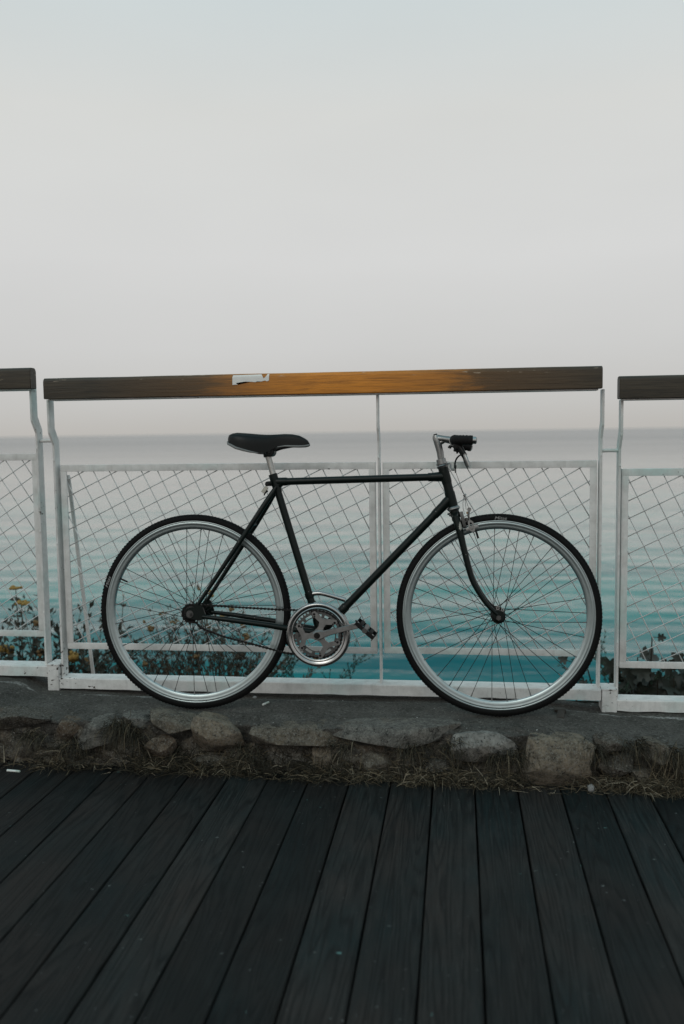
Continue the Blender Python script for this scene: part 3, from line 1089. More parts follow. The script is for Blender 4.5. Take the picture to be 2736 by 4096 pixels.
# -- left section, one step higher
rl = tag(empty('railing', (-2.55, 3.255, 0.047)), 'white railing section left of the gap behind the rear wheel, one step higher', 'railing', 'white mesh railing sections along the terrace')
handrail(rl, -3.52, -1.5385, 0.0415, M['rail_dark'], 11)
base_beam(rl, -3.53, -1.5462, 0.0465)
post(rl, -1.5625, -1.5545, 0.0465)
post(rl, -2.76, -2.752, 0.0465)
post(rl, -3.50, -3.492, 0.0465)
mesh_panel(rl, -2.74, -1.5680, 0.1920, 0.8910, 32.6, (-1.6717, 0.8212))
mesh_panel(rl, -3.48, -2.772, 0.1920, 0.8910, 30.0, (-3.0, 0.8))
# -- right section, one step lower
rr = tag(empty('railing', (1.55, 3.255, -0.037)), 'white railing section in front of the dark broad-leaved shrub, one step lower', 'railing', 'white mesh railing sections along the terrace')
handrail(rr, 0.5365, 2.51, -0.0335, M['rail_dark'], 19)
base_beam(rr, 0.5505, 2.52, -0.0350)
foot_block(rr, 0.4985, 0.5495, -0.0395, 0.0465)
post(rr, 0.5480, 0.5560, -0.0350)
post(rr, 1.76, 1.768, -0.0350)
post(rr, 2.49, 2.498, -0.0350)
mesh_panel(rr, 0.5625, 1.745, 0.1120, 0.8150, 26.3, (0.6174, 0.7178))
mesh_panel(rr, 1.78, 2.48, 0.1120, 0.8150, 28.0, (2.0, 0.7))
tie_bar(rr, 0.4940, 0.5475, 0.8785)

# ================================================================== BICYCLE
bike = empty('bicycle', (0, 3.024, 0.0))
bike.rotation_euler = (R(-3.5), 0, 0)
tag(bike, 'dark green-black road bicycle with silver rims leaning on the railing', 'bicycle')
P = lambda u, w, v: Vector((u, -w, v))         # along the bike, towards the viewer, up


def clear(vs, c):
    return [(p[0] - c[0], p[1] - c[1], p[2] - c[2]) for p in vs]


# ---- frame: lugs and bottom bracket shell are the frame mesh, each tube a piece of it
BB = (-0.4690, 0.2735)
SEAT_TOP = (-0.6262, 0.7980)
H_TOP, H_BOT = (-0.0507, 0.8345), (-0.0166, 0.7005)
TT0, TT1 = (-0.6235, 0.7900), (-0.0580, 0.8030)
DT1 = (-0.0260, 0.7305)
fr = MB()
fr.lathe([(0.0, -0.036), (0.0205, -0.036), (0.0205, 0.036), (0.0, 0.036)], (BB[0], 0, BB[1]), 24)


def at(a, b, t):
    return (a[0] + (b[0] - a[0]) * t, a[1] + (b[1] - a[1]) * t)


def lug(a, b, t0, t1, r):
    p, q = at(a, b, t0), at(a, b, t1)
    m1 = at(p, q, 0.82)
    fr.tube([P(p[0], 0, p[1]), P(m1[0], 0, m1[1]), P(q[0], 0, q[1])], [r, r, r * 0.94], 18)


lug(BB, DT1, 0.0, 0.11, 0.0156)
lug(BB, SEAT_TOP, 0.0, 0.09, 0.0148)
frame = fr.build('frame', M['paint'], bike, smooth=True)
for nm, parts in (('seat_lug', [(SEAT_TOP, BB, -0.01, 0.085, 0.0148), (TT0, TT1, 0.0, 0.075, 0.0144)]), ('head_lug', [(TT0, TT1, 0.925, 1.0, 0.0146)]), ('head_lug', [(DT1, BB, 0.0, 0.125, 0.0156)]),
                  ('clamp_band', [(SEAT_TOP, BB, 0.74, 0.775, 0.0152)]), ('clamp_band', [(SEAT_TOP, BB, 0.80, 0.812, 0.0150)]), ('clamp_band', [(BB, DT1, 0.155, 0.20, 0.0160)])):
    fr = MB()
    for q in parts:
        lug(*q)
    if nm == 'head_lug':
        t0_, t1_ = (-0.01, 0.40) if parts[0][0] == TT0 else (0.62, 1.01)
        lug(H_TOP, H_BOT, t0_, t1_, 0.0174)
        a_, b_ = (at(TT0, TT1, 0.945), at(H_TOP, H_BOT, 0.225)) if parts[0][0] == TT0 else (at(DT1, BB, 0.075), at(H_TOP, H_BOT, 0.76))
        fr.tube([P(a_[0], 0, a_[1]), P(*(lambda m: (m[0], 0, m[1]))(at(a_, b_, 0.6))), P(b_[0], 0, b_[1])], [0.0146, 0.0166, 0.0160], 18)
    if nm == 'seat_lug':
        lug(SEAT_TOP, BB, -0.035, 0.02, 0.0150)
        fr.tube([P(-0.6180, 0, 0.7720), P(-0.6010, 0, 0.7880)], [0.0110, 0.0125], 14)
        fr.bbox(-0.0110, 0.0040, -0.014, 0.014, -0.0085, 0.0085, 0.003, Matrix.Translation(P(-0.6375, 0, 0.7840)))
    fr.build(nm, M['paint'], frame, smooth=True)


def ftube(name, a, b, r, n=20):
    MB().tube([P(a[0], 0, a[1]), P(*(lambda m: (m[0], 0, m[1]))(at(a, b, 0.5))), P(b[0], 0, b[1])], r, n).build(name, M['paint'], frame, smooth=True)


ftube('top_tube', TT0, TT1, 0.0124)
ftube('down_tube', BB, DT1, 0.0136)
ftube('seat_tube', BB, SEAT_TOP, 0.0128)
MB().tube([P(H_TOP[0], 0, H_TOP[1]), P(*[(H_TOP[0] + H_BOT[0]) / 2, 0, (H_TOP[1] + H_BOT[1]) / 2]), P(H_BOT[0], 0, H_BOT[1])], [0.0160, 0.0153, 0.0165], 24).build('head_tube', M['paint'], frame, smooth=True)
RA = (-0.9120, 0.3395)      # rear axle
FA = (0.1300, 0.3395)       # front axle
for s in (1, -1):
    pts = [P(-0.6165, s * 0.0150, 0.7735), P(-0.6290, s * 0.0175, 0.7535), P(-0.655, s * 0.030, 0.7130), P(-0.700, s * 0.040, 0.6440), P(-0.816, s * 0.052, 0.4720), P(-0.872, s * 0.056, 0.3900), P(-0.884, s * 0.057, 0.3720)]
    MB().tube(pts, [0.0060, 0.0088, 0.0092, 0.0088, 0.0075, 0.0066, 0.0062], 14).build('seat_stay', M['paint'], frame, smooth=True)
    pts = [P(-0.486, s * 0.028, 0.2790), P(-0.56, s * 0.040, 0.2895), P(-0.64, s * 0.047, 0.3030), P(-0.78, s * 0.055, 0.3215), P(-0.868, s * 0.057, 0.3310)]
    MB().tube(pts, [0.0112, 0.0108, 0.0100, 0.0090, 0.0066], 14).build('chain_stay', M['paint'], frame, smooth=True)
    d = [(-0.889, 0.381), (-0.870, 0.372), (-0.858, 0.340), (-0.862, 0.322), (-0.880, 0.318), (-0.905, 0.322), (-0.934, 0.3285), (-0.934, 0.3345), (-0.908, 0.3335), (-0.905, 0.3455), (-0.930, 0.3475), (-0.926, 0.3575), (-0.900, 0.3640)]
    MB().prism(d, -s * 0.057 - 0.0028, -s * 0.057 + 0.0028).build('dropout', M['paint'], frame)
MB().tube([P(-0.7005, -0.030, 0.6440), P(-0.7005, 0.030, 0.6440)], 0.006, 10).build('stay_bridge', M['paint'], frame, smooth=True)
# seat clamp bolt and its tag
sb = MB()
sb.tube([P(-0.6445, 0.030, 0.7830), P(-0.6445, -0.026, 0.7830)], 0.0075, 6)
sb.tube([P(-0.6445, 0.033, 0.7830), P(-0.6445, 0.030, 0.7830)], [0.0045, 0.0085], 12)
sb.build('seat_bolt', M['steel_dark'], frame, smooth=30)
tg = MB()
Mx = Matrix.Translation(P(-0.6530, 0.030, 0.7640)) @ Matrix.Rotation(R(38), 4, 'Y')
tg.bbox(-0.0065, 0.0065, -0.004, 0.004, -0.013, 0.012, 0.001, Mx)
tg.build('tag', M['tag_mat'], frame)
tg2 = MB()
tg2.tube([P(-0.6470, 0.028, 0.7600), P(-0.6570, 0.028, 0.7440)], 0.0022, 8)
tg2.tube([P(-0.6440, 0.028, 0.7600), P(-0.6525, 0.028, 0.7555)], 0.0042, 8)
tg2.build('tag_screw', M['steel_dark'], frame)
# chromed brace tube above the chainset
MB().tube(spline([P(-0.5030, 0, 0.4040), P(-0.4860, 0, 0.4075), P(-0.4620, 0, 0.4070), P(-0.4200, 0, 0.3965), P(-0.3830, 0, 0.3860)], 5), 0.0080, 16).build('brace_tube', M['chrome'], frame, smooth=True)

# ---- fork
fk = MB()
fk.tube([P(-0.0155, 0, 0.6960), P(-0.0085, 0, 0.6700)], [0.0150, 0.0160], 20)
fk.tube([P(-0.0085, -0.040, 0.6620), P(-0.0090, 0, 0.6740), P(-0.0085, 0.040, 0.6620)], [0.0130, 0.0150, 0.0130], 16)
fork = fk.build('fork', M['paint'], bike, smooth=True)
for s in (1, -1):
    pts = spline([P(-0.0095, s * 0.036, 0.6720), P(0.0005, s * 0.041, 0.6350), P(0.0085, s * 0.0430, 0.6050), P(0.0175, s * 0.0450, 0.5650), P(0.0410, s * 0.0480, 0.4740), P(0.0630, s * 0.0500, 0.4270), P(0.0890, s * 0.0510, 0.3870), P(0.1120, s * 0.0515, 0.3620), P(0.1260, s * 0.0520, 0.3490)], 5)
    n_ = len(pts)
    rad = [0.0148 - 0.0078 * (i / (n_ - 1)) ** 1.2 for i in range(n_)]
    bl = MB().tube(pts, rad, 16, sq=0.85).build('fork_blade', M['paint'], fork, smooth=True)
    d = [(0.112, 0.362), (0.126, 0.364), (0.143, 0.360), (0.150, 0.346), (0.146, 0.331), (0.136, 0.327), (0.118, 0.334), (0.108, 0.346)]
    MB().prism(d, -s * 0.0535 - 0.0027, -s * 0.0535 + 0.0027).build('fork_end', M['paint'], fork)
    if s == 1:
        ey = MB()
        for (u, v) in ((0.1275, 0.3705), (0.1435, 0.3650)):
            ey.lathe([(0.0030, -0.002), (0.0058, -0.002), (0.0058, 0.002), (0.0030, 0.002)], (u, -0.0535, v), 16)
        ey.build('eyelet', M['chrome'], fork)
# headset cups
hs = MB()
ax = Vector((H_BOT[0] - H_TOP[0], 0, H_BOT[1] - H_TOP[1])).normalized()


def along(p, t):
    return Vector((p[0], 0, p[1])) + ax * t


hs.tube([along(H_TOP, -0.030), along(H_TOP, -0.0290), along(H_TOP, -0.0165), along(H_TOP, -0.016), along(H_TOP, -0.0110), along(H_TOP, -0.0105), along(H_TOP, -0.0060), along(H_TOP, 0.001)],
        [0.0135, 0.0160, 0.0165, 0.0195, 0.0195, 0.0175, 0.0205, 0.0185], 24)
hs2 = MB().tube([along(H_BOT, -0.003), along(H_BOT, 0.001), along(H_BOT, 0.0055), along(H_BOT, 0.009), along(H_BOT, 0.012)], [0.0180, 0.0218, 0.0222, 0.0185, 0.0170], 24)
headset = hs.build('headset', M['alloy'], bike, smooth=30)
hs2.build('lower_cup', M['alloy'], headset, smooth=30)

# ---- stem
st = MB()
st.tube([along(H_TOP, -0.020), P(-0.0600, 0, 0.8850), P(-0.0690, 0, 0.9200), P(-0.0730, 0, 0.9340), P(-0.0748, 0, 0.9425)], [0.0112, 0.0115, 0.0125, 0.0128, 0.0100], 20)
st.tube([P(-0.0765, 0, 0.9295), P(-0.0640, 0, 0.9310), P(-0.0450, 0, 0.9290), P(-0.0200, 0, 0.9240)], [0.0110, 0.0125, 0.0112, 0.0130], 20)
st.tube([P(-0.0600, 0, 0.9170), P(-0.0520, 0, 0.9220), P(-0.0420, 0, 0.9255)], [0.0085, 0.0090, 0.0070], 14)
st.lathe([(0.0115, -0.021), (0.0175, -0.020), (0.0180, 0.0), (0.0175, 0.020), (0.0115, 0.021)], (-0.0120, 0, 0.9215), 28)
stem = st.build('stem', M['alloy'], bike, smooth=30)
sbm = MB().tube([P(-0.0752, 0, 0.9420), P(-0.0764, 0, 0.9465)], 0.0072, 6)
sbm.tube([P(-0.0340, 0.006, 0.9010), P(-0.0120, 0.006, 0.9055)], 0.0032, 8)
sbm.tube([P(-0.0300, 0.006, 0.9018), P(-0.0240, 0.006, 0.9030)], 0.0062, 6)
sbm.build('stem_bolt', M['steel_dark'], stem, smooth=30)

# ---- handlebar with taped ends pointing forward
hb = MB()
barp = [P(0.0500, -0.150, 0.9120), P(0.0180, -0.149, 0.9150), P(-0.0040, -0.138, 0.9180), P(-0.0120, -0.110, 0.9205), P(-0.0120, 0, 0.9215), P(-0.0120, 0.110, 0.9205), P(-0.0040, 0.138, 0.9190), P(0.0180, 0.149, 0.9175), P(0.0500, 0.150, 0.9160)]
bs = spline(barp, 6)
hb.tube(bs, 0.0115, 18)
bar = hb.build('handlebar', M['alloy'], bike, smooth=True)
for s in (1, -1):
    vv = 0.9165 if s > 0 else 0.9075
    base = [P(-0.0115, s * 0.050, 0.9210), P(-0.0115, s * 0.112, 0.9205), P(-0.0040, s * 0.138, 0.9190), P(0.0160, s * 0.1495, 0.5 * (vv + 0.9190)), P(0.0460, s * 0.150, vv)]
    gp = spline(base, 9)
    gr = MB()
    gr.tube(gp, [0.0150 + 0.0006 * (i % 3 == 0) + 0.0006 * math.sin(i * 1.7) for i in range(len(gp))], 18)
    gr.build('grip', M['tape'], bar, smooth=True)
    e = gp[-1]
    if s < 0:
        e = e - Vector((0.0105, 0, 0))
    pl = MB().tube([e, e + Vector((0.010, 0, -0.0004)), e + Vector((0.0125, 0, -0.0005))], [0.0118, 0.0118, 0.0090], 16)
    pl.build('end_plug', M['chrome'], bar, smooth=30)
    # brake lever
    lv = MB()
    lv.bbox(-0.013, 0.017, -0.010, 0.010, -0.012, 0.010, 0.003, Matrix.Translation(P(-0.002, s * 0.128, 0.9020)) @ Matrix.Rotation(R(12), 4, 'Y'))
    lv.tube([P(0.0040, s * 0.130, 0.9000), P(0.0125, s * 0.136, 0.8860), P(0.0225, s * 0.142, 0.8690)], [0.0090, 0.0072, 0.0066], 12)
    lv.tube([P(-0.0070, s * 0.128, 0.8885), P(-0.0005, s * 0.128, 0.8890)], 0.0042, 8)
    lever = lv.build('brake_lever', M['black'], bar, smooth=30)
    lt = MB()
    lt.tube([P(0.0195, s * 0.144, 0.8715), P(0.0245, s * 0.147, 0.8600), P(0.0290, s * 0.150, 0.8480), P(0.0345, s * 0.152, 0.8340)], [0.0052, 0.0068, 0.0062, 0.0054], 12, sq=0.7)
    lt.lathe([(0.0022, -0.006), (0.0052, -0.006), (0.0052, 0.006), (0.0022, 0.006)], tuple(P(0.0220, s * 0.143, 0.8695)), 14)
    lt.build('lever_blade', M['alloy'], bar, smooth=True)

# ---- brake cables
cb = MB()
cb.tube(spline([P(0.0190, 0.143, 0.8710), P(0.0060, 0.135, 0.8700), P(-0.0050, 0.115, 0.8600), P(-0.0100, 0.090, 0.8470), P(-0.0105, 0.060, 0.8360), P(-0.0095, 0.045, 0.8300)], 8), 0.0027, 8)
cable = cb.build('cable', M['black'], bike, smooth=True)
cs = MB()
cs.tube([P(-0.0100, 0.045, 0.8400), P(-0.0096, 0.045, 0.8310)], 0.0046, 10)
cs.tube([P(-0.0096, 0.045, 0.8310), P(-0.0088, 0.045, 0.8150)], 0.0026, 8)
cs.build('cable_stop', M['alloy_dark'], cable, smooth=30)
cw = MB()
cw.tube([P(-0.0090, 0.045, 0.8200), P(0.0185, 0.042, 0.7420)], 0.0009, 6)
cw.tube([P(0.0190, 0.042, 0.7420), P(0.0150, 0.040, 0.7150), P(0.0160, 0.040, 0.6950), P(0.0200, 0.040, 0.6800)], 0.0008, 6)
cw.tube([P(0.0200, 0.042, 0.7380), P(0.0230, 0.042, 0.7150), P(0.0260, 0.042, 0.6930)], 0.0008, 6)
cw.tube([P(0.0215, 0.042, 0.7380), P(0.0280, 0.045, 0.7150), P(0.0350, 0.046, 0.6950)], 0.0008, 6)
cw.tube([P(0.0020, 0.045, 0.7900), P(0.0150, 0.041, 0.7480)], 0.0008, 6)
cw.build('brake_wire', M['spoke'], cable)
# cable hanger under the top cup
ch = MB()
ch.tube(spline([P(-0.0400, 0.012, 0.8460), P(-0.0280, 0.022, 0.8460), P(-0.0250, 0.032, 0.8330), P(-0.0190, 0.040, 0.8240), P(-0.0080, 0.045, 0.8270)], 5), 0.0026, 8)
ch.tube([P(-0.0260, 0.024, 0.8480), P(-0.0240, 0.025, 0.8340)], 0.0036, 8)
ch.build('cable_hanger', M['alloy'], bike, smooth=True)

# ---- front brake
bk = MB()
bk.bbox(-0.0050, 0.0065, -0.020, 0.020, -0.0300, 0.0230, 0.002, Matrix.Translation(P(0.0135, 0.020, 0.6640)) @ Matrix.Rotation(R(-14), 4, 'Y'))
bk.tube([P(-0.0360, 0.0, 0.6790), P(0.0120, 0.0, 0.6710)], 0.0040, 8)
bk.tube([P(-0.0300, 0.0, 0.6780), P(-0.0235, 0.0, 0.6770)], 0.0078, 6)
bk.tube([P(-0.0235, 0.0, 0.6770), P(-0.0200, 0.0, 0.6764)], 0.0090, 12)
for q in range(5):                                    # return spring coils
    bk.lathe([(0.0050, -0.0008), (0.0066, -0.0008), (0.0066, 0.0008), (0.0050, 0.0008)], tuple(P(0.0215 + 0.0010 * q, 0.030 + 0.0024 * q, 0.6560 + 0.0012 * q)), 14)
brake = bk.build('brake', M['alloy_dark'], bike, smooth=30)
ba = MB()
ba.tube(spline([P(0.0350, 0.046, 0.6930), P(0.0330, 0.045, 0.6790), P(0.0345, 0.044, 0.6640), P(0.0395, 0.043, 0.6520)], 5), [0.0058 - 0.0001 * i for i in range(16)], 12, sq=0.7)
ba.lathe([(0.0, -0.004), (0.0070, -0.0045), (0.0070, 0.0045), (0.0, 0.004)], tuple(P(0.0355, 0.046, 0.6940)), 18)
# slotted eye
o_, i_ = [], []
for q in range(24):
    a = 2 * PI * q / 24
    for lst, r_, h_ in ((o_, 0.0100, 0.0095), (i_, 0.0040, 0.0080)):
        xx, zz = r_ * math.cos(a), r_ * math.sin(a) + (h_ if math.sin(a) > 0 else -h_)
        an = R(-10)
        lst.append((0.0425 + xx * math.cos(an) + zz * math.sin(an) * 0 + -zz * math.sin(-an), 0.6400 + zz * math.cos(an) - xx * math.sin(-an)))
ev, ef = [], []
for yy in (-0.0500, -0.0440):
    ev += [(p[0], yy, p[1]) for p in o_] + [(p[0], yy, p[1]) for p in i_]
for q in range(24):
    q2 = (q + 1) % 24
    ef += [(q, q2, 24 + q2, 24 + q), (48 + q, 72 + q, 72 + q2, 48 + q2), (q, 48 + q, 48 + q2, q2), (24 + q, 24 + q2, 72 + q2, 72 + q)]
ba.add(ev, ef)
ba.lathe([(0.0, -0.006), (0.0052, -0.006), (0.0056, 0.004), (0.0, 0.004)], tuple(P(0.0435, 0.050, 0.6355)), 16)
ba.build('brake_arm', M['alloy'], brake, smooth=35)
bp = MB()
bp.bbox(-0.0215, 0.0215, -0.006, 0.006, -0.0062, 0.0062, 0.0012, Matrix.Translation(P(0.0455, 0.036, 0.6330)) @ Matrix.Rotation(R(-21), 4, 'Y'))
bp.build('brake_shoe', M['alloy'], brake, smooth=30)
MB().bbox(-0.0035, 0.0035, -0.003, 0.003, -0.0150, 0.0150, 0.0006, Matrix.Translation(P(0.0605, 0.040, 0.6130)) @ Matrix.Rotation(R(-17), 4, 'Y')).build('pad_guide', M['black'], brake)
MB().tube([P(0.0290, 0.043, 0.6835), P(0.0290, 0.049, 0.6832)], 0.0036, 10).build('barrel', M['brass'], brake, smooth=30)
MB().tube([P(0.0195, 0.041, 0.7440), P(0.0235, 0.041, 0.7390)], 0.0056, 10).tube([P(0.0225, 0.042, 0.7400), P(0.0250, 0.042, 0.7240)], 0.0030, 8).build('yoke', M['alloy'], brake, smooth=30)

# ---- seatpost and saddle
sp = MB()
sp.tube([P(-0.6242, 0, 0.7920), P(-0.6365, 0, 0.8400), P(-0.6475, 0, 0.8800)], [0.0108, 0.0106, 0.0104], 20)
sp.tube([P(-0.6445, 0, 0.8690), P(-0.6490, 0, 0.8850)], 0.0110, 20)
sp.build('seatpost', M['seatpost'], bike, smooth=True)
sc = MB()
sc.tube([P(-0.6470, 0, 0.8760), P(-0.6500, 0, 0.8960)], [0.0150, 0.0165], 18)
sc.lathe([(0.0, -0.026), (0.0130, -0.026), (0.0165, -0.020), (0.0165, 0.020), (0.0130, 0.026), (0.0, 0.026)], (-0.6380, 0, 0.8930), 24)
sc.tube([P(-0.6380, 0.034, 0.8930), P(-0.6380, -0.034, 0.8930)], 0.0065, 6)
for s in (1, -1):
    sc.tube(spline([P(-0.745, s * 0.030, 0.914), P(-0.690, s * 0.026, 0.897), P(-0.638, s * 0.022, 0.8945), P(-0.600, s * 0.018, 0.905), P(-0.540, s * 0.008, 0.914)], 5), 0.0035, 8)
sc.build('saddle_clamp', M['black'], bike, smooth=30)
secs = [(-0.7790, .9450, .9270, .040), (-0.7735, .9535, .9200, .057), (-0.7620, .9580, .9150, .068), (-0.7450, .9605, .9060, .0755), (-0.7200, .9590, .8985, .0765), (-0.6950, .9570, .8920, .0710), (-0.6700, .9548, .8875, .0590),
        (-0.6480, .9532, .8885, .0450), (-0.6300, .9530, .8985, .0340), (-0.6100, .9535, .9085, .0270), (-0.5850, .9545, .9120, .0220), (-0.5600, .9530, .9112, .0195), (-0.5380, .9485, .9106, .0182), (-0.5200, .9395, .9110, .0160), (-0.5090, .9310, .9130, .0125), (-0.5035, .9220, .9155, .0070)]
sv2, sf2 = [], []
NS = 22
for (u, t_, b_, w_) in secs:
    for q in range(NS):
        a = PI * q / (NS - 1)                     # from the near skirt over the top to the far skirt
        cx_ = math.cos(a)
        sx_ = math.copysign(abs(cx_) ** 0.62, cx_)
        zz = b_ + (t_ - b_) * (math.sin(a) ** 0.55)
        dip = -0.004 * math.exp(-(cx_ / 0.25) ** 2) * min(1, w_ / 0.05)
        sv2.append(tuple(P(u, sx_ * w_ * (1 - 0.10 * (1 - math.sin(a)) ), zz + dip)))
    # underside
    sv2.append(tuple(P(u, 0, b_ + 0.006)))
m_ = NS + 1
for i in range(len(secs) - 1):
    for q in range(m_):
        a, b = i * m_ + q, i * m_ + (q + 1) % m_
        sf2.append((a, b, b + m_, a + m_))
sf2.append(tuple(range(m_)))
sf2.append(tuple((len(secs) - 1) * m_ + q for q in range(m_)))
saddle = MB().add(sv2, sf2).build('saddle', M['saddle'], bike, smooth=60)
for s in (1, -1):
    tr = MB()
    back = [P(u, s * (w_ * 0.90), b_ - 0.0005) for (u, t_, b_, w_) in secs[0:7]]
    tr.tube(back, [0.0038, 0.0044, 0.0046, 0.0046, 0.0044, 0.0036, 0.0015], 8)
    nose = [P(u, s * (w_ * 0.90), b_ - 0.0005) for (u, t_, b_, w_) in secs[9:]]
    tr.tube(nose, [0.0015, 0.0030, 0.0034, 0.0034, 0.0034, 0.0034, 0.0028], 8)
    tr.build('edging', M['trim'], saddle, smooth=True)
sm = MB()
for (s) in (1, -1):
    for i in range(1, 60):
        u = -0.772 + (0.772 - 0.53) * i / 60
        t_ = interp(u, [q[0] for q in secs], [q[1] for q in secs])
        b_ = interp(u, [q[0] for q in secs], [q[2] for q in secs])
        w_ = interp(u, [q[0] for q in secs], [q[3] for q in secs])
        a = R(38)
        sm.tube([P(u - 0.0012, s * (math.cos(a) ** 0.62) * w_ * 0.965, b_ + (t_ - b_) * math.sin(a) ** 0.55), P(u + 0.0012, s * (math.cos(a) ** 0.62) * w_ * 0.965, b_ + (t_ - b_) * math.sin(a) ** 0.55)], 0.0007, 4)
sm.build('stitching', M['black'], saddle)['kind'] = 'stuff'

# ---- wheels
RT = 0.3395


def tyre_mesh():
    cr, wr = 0.3240, 0.0140
    prof_ = []
    for q in range(20):
        a = R(-140 + 280 * q / 19)
        prof_.append((cr + 0.0155 * math.cos(a) * (1 if math.cos(a) > 0 else 0.75), wr * math.sin(a)))
    mb = MB().lathe(prof_, (0, 0, 0), 200)
    # slanting tread bars on both shoulders
    for s in (1, -1):
        for q in range(170):
            a = 2 * PI * (q + (0.5 if s < 0 else 0)) / 170
            for (r0, y0, da) in ((0.3378, 0.0072, 0.0),):
                def pt(r_, y_, aa):
                    return (r_ * math.cos(aa), s * y_, r_ * math.sin(aa))
                v = [pt(0.3342, 0.0116, a), pt(0.3342, 0.0116, a + 0.014), pt(0.3383, 0.0066, a + 0.022), pt(0.3383, 0.0066, a + 0.008),
                     pt(0.3352, 0.0128, a + 0.002), pt(0.3352, 0.0128, a + 0.012), pt(0.3396, 0.0072, a + 0.020), pt(0.3396, 0.0072, a + 0.010)]
                mb.add(v, [(4, 5, 6, 7), (0, 1, 5, 4), (1, 2, 6, 5), (2, 3, 7, 6), (3, 0, 4, 7)])
    return mb


TY = tyre_mesh().mesh('tyre', 40)
TY.materials.append(M['tyre'])
RIMP = [(0.3180, 0.0112), (0.3160, 0.0118), (0.3135, 0.0116), (0.3125, 0.0110), (0.3110, 0.0116), (0.3065, 0.0116), (0.3050, 0.0108), (0.3000, 0.0108), (0.2930, 0.0100), (0.2900, 0.0082), (0.2888, 0.0045), (0.2884, 0.0)]
rimp = RIMP + [(r_, -h_) for r_, h_ in RIMP[-2::-1]] + [(0.3150, -0.0070), (0.3120, 0.0), (0.3150, 0.0070)]
RM = MB().lathe(rimp, (0, 0, 0), 160).mesh('rim', 35)
RM.materials.append(M['rim'])
SPK = {}


def text_mesh(body, size, r, ang, y, mat, shear=0.25):
    """lettering bent round the tyre wall; ang is the angle of its middle, tops point outwards"""
    cu = bpy.data.curves.new('lettering', 'FONT')
    cu.body = body
    cu.size = size
    cu.shear = shear
    cu.align_x = 'CENTER'
    cu.extrude = 0.0
    tmp = bpy.data.objects.new('tmp', cu)
    COL.objects.link(tmp)
    bpy.context.view_layer.update()
    me = bpy.data.meshes.new_from_object(tmp.evaluated_get(bpy.context.evaluated_depsgraph_get()))
    bpy.data.objects.remove(tmp)
    for v in me.vertices:
        rr_ = r + v.co.y
        a = ang - v.co.x * 1.28 / r
        v.co = (rr_ * math.cos(a), y(rr_), rr_ * math.sin(a))
    me.materials.append(mat)
    return me


def wheel(name, c, flange_r, half, rot, turn, nipple=True):
    hub = MB()
    if name == 'front_wheel':
        pr = [(0.0, -0.058), (0.0068, -0.058), (0.0078, -0.052), (0.0078, -0.047), (0.0140, -0.045), (0.0160, -0.040), (0.0165, -0.037), (flange_r + 0.004, -0.0355), (flange_r + 0.004, -0.032), (0.0125, -0.030),
              (0.0115, 0.0), (0.0125, 0.030), (flange_r + 0.004, 0.032), (flange_r + 0.004, 0.0355), (0.0165, 0.037), (0.0160, 0.040), (0.0140, 0.045), (0.0078, 0.047), (0.0078, 0.052), (0.0068, 0.058), (0.0, 0.058)]
    else:
        pr = [(0.0, -0.056), (0.010, -0.054), (0.010, -0.040), (flange_r + 0.004, -0.036), (flange_r + 0.004, -0.033), (0.014, -0.031), (0.014, 0.028), (flange_r + 0.004, 0.030), (flange_r + 0.004, 0.033), (0.010, 0.036), (0.010, 0.054), (0.0, 0.056)]
    hub.lathe([(r_, h_) for r_, h_ in pr], (0, 0, 0), 32, closed=False)
    w = hub.build(name, M['steel_dark'], bike, smooth=30)
    w.location = (c[0], 0, c[1])
    link('tyre', TY, w)
    rm = link('rim', RM, w)
    N = 18
    for s in (1, -1):
        off = 0 if s > 0 else R(10)
        for j in range(N):
            h = 2 * PI * j / N + rot + off
            t = h + R(62 if j % 2 == 0 else -62)
            yh = s * (half + (0.0012 if j % 2 else -0.0012))
            a = Vector((flange_r * math.cos(h), yh, flange_r * math.sin(h)))
            b = Vector((0.2892 * math.cos(t), s * 0.0015, 0.2892 * math.sin(t)))
            sp_ = MB().tube([a, b], 0.00105, 6)
            o = sp_.build('spoke', M['spoke'], w)
            d = (b - a).normalized()
            np_ = MB().tube([b - d * 0.012, b + d * 0.003], 0.0021, 6)
            np_.build('nipple', M['alloy'], w)
    return w


fw = wheel('front_wheel', FA, 0.0195, 0.0335, R(4), 0)
rw = wheel('rear_wheel', RA, 0.0205, 0.0320, R(7), 0)


def wall_y(rr_):
    # outside of the tyre wall on the near side, a hair proud
    a = max(-1, min(1, (rr_ - 0.3240) / 0.0155))
    return -(0.0140 * math.sqrt(max(0, 1 - a * a)) + 0.0008)


TX1 = text_mesh('Mitas', 0.0145, 0.3205, R(88.5), wall_y, M['print'])
link('lettering', TX1, fw)
TX2 = text_mesh('Mitas', 0.0145, 0.3205, R(161.5), wall_y, M['print'])
link('lettering', TX2, rw)
va = R(157)
MB().tube([Vector((0.289 * math.cos(va), 0, 0.289 * math.sin(va))), Vector((0.268 * math.cos(va), 0, 0.268 * math.sin(va))), Vector((0.262 * math.cos(va), 0, 0.262 * math.sin(va)))], [0.0032, 0.0032, 0.0018], 8).build('valve', M['black'], rw)
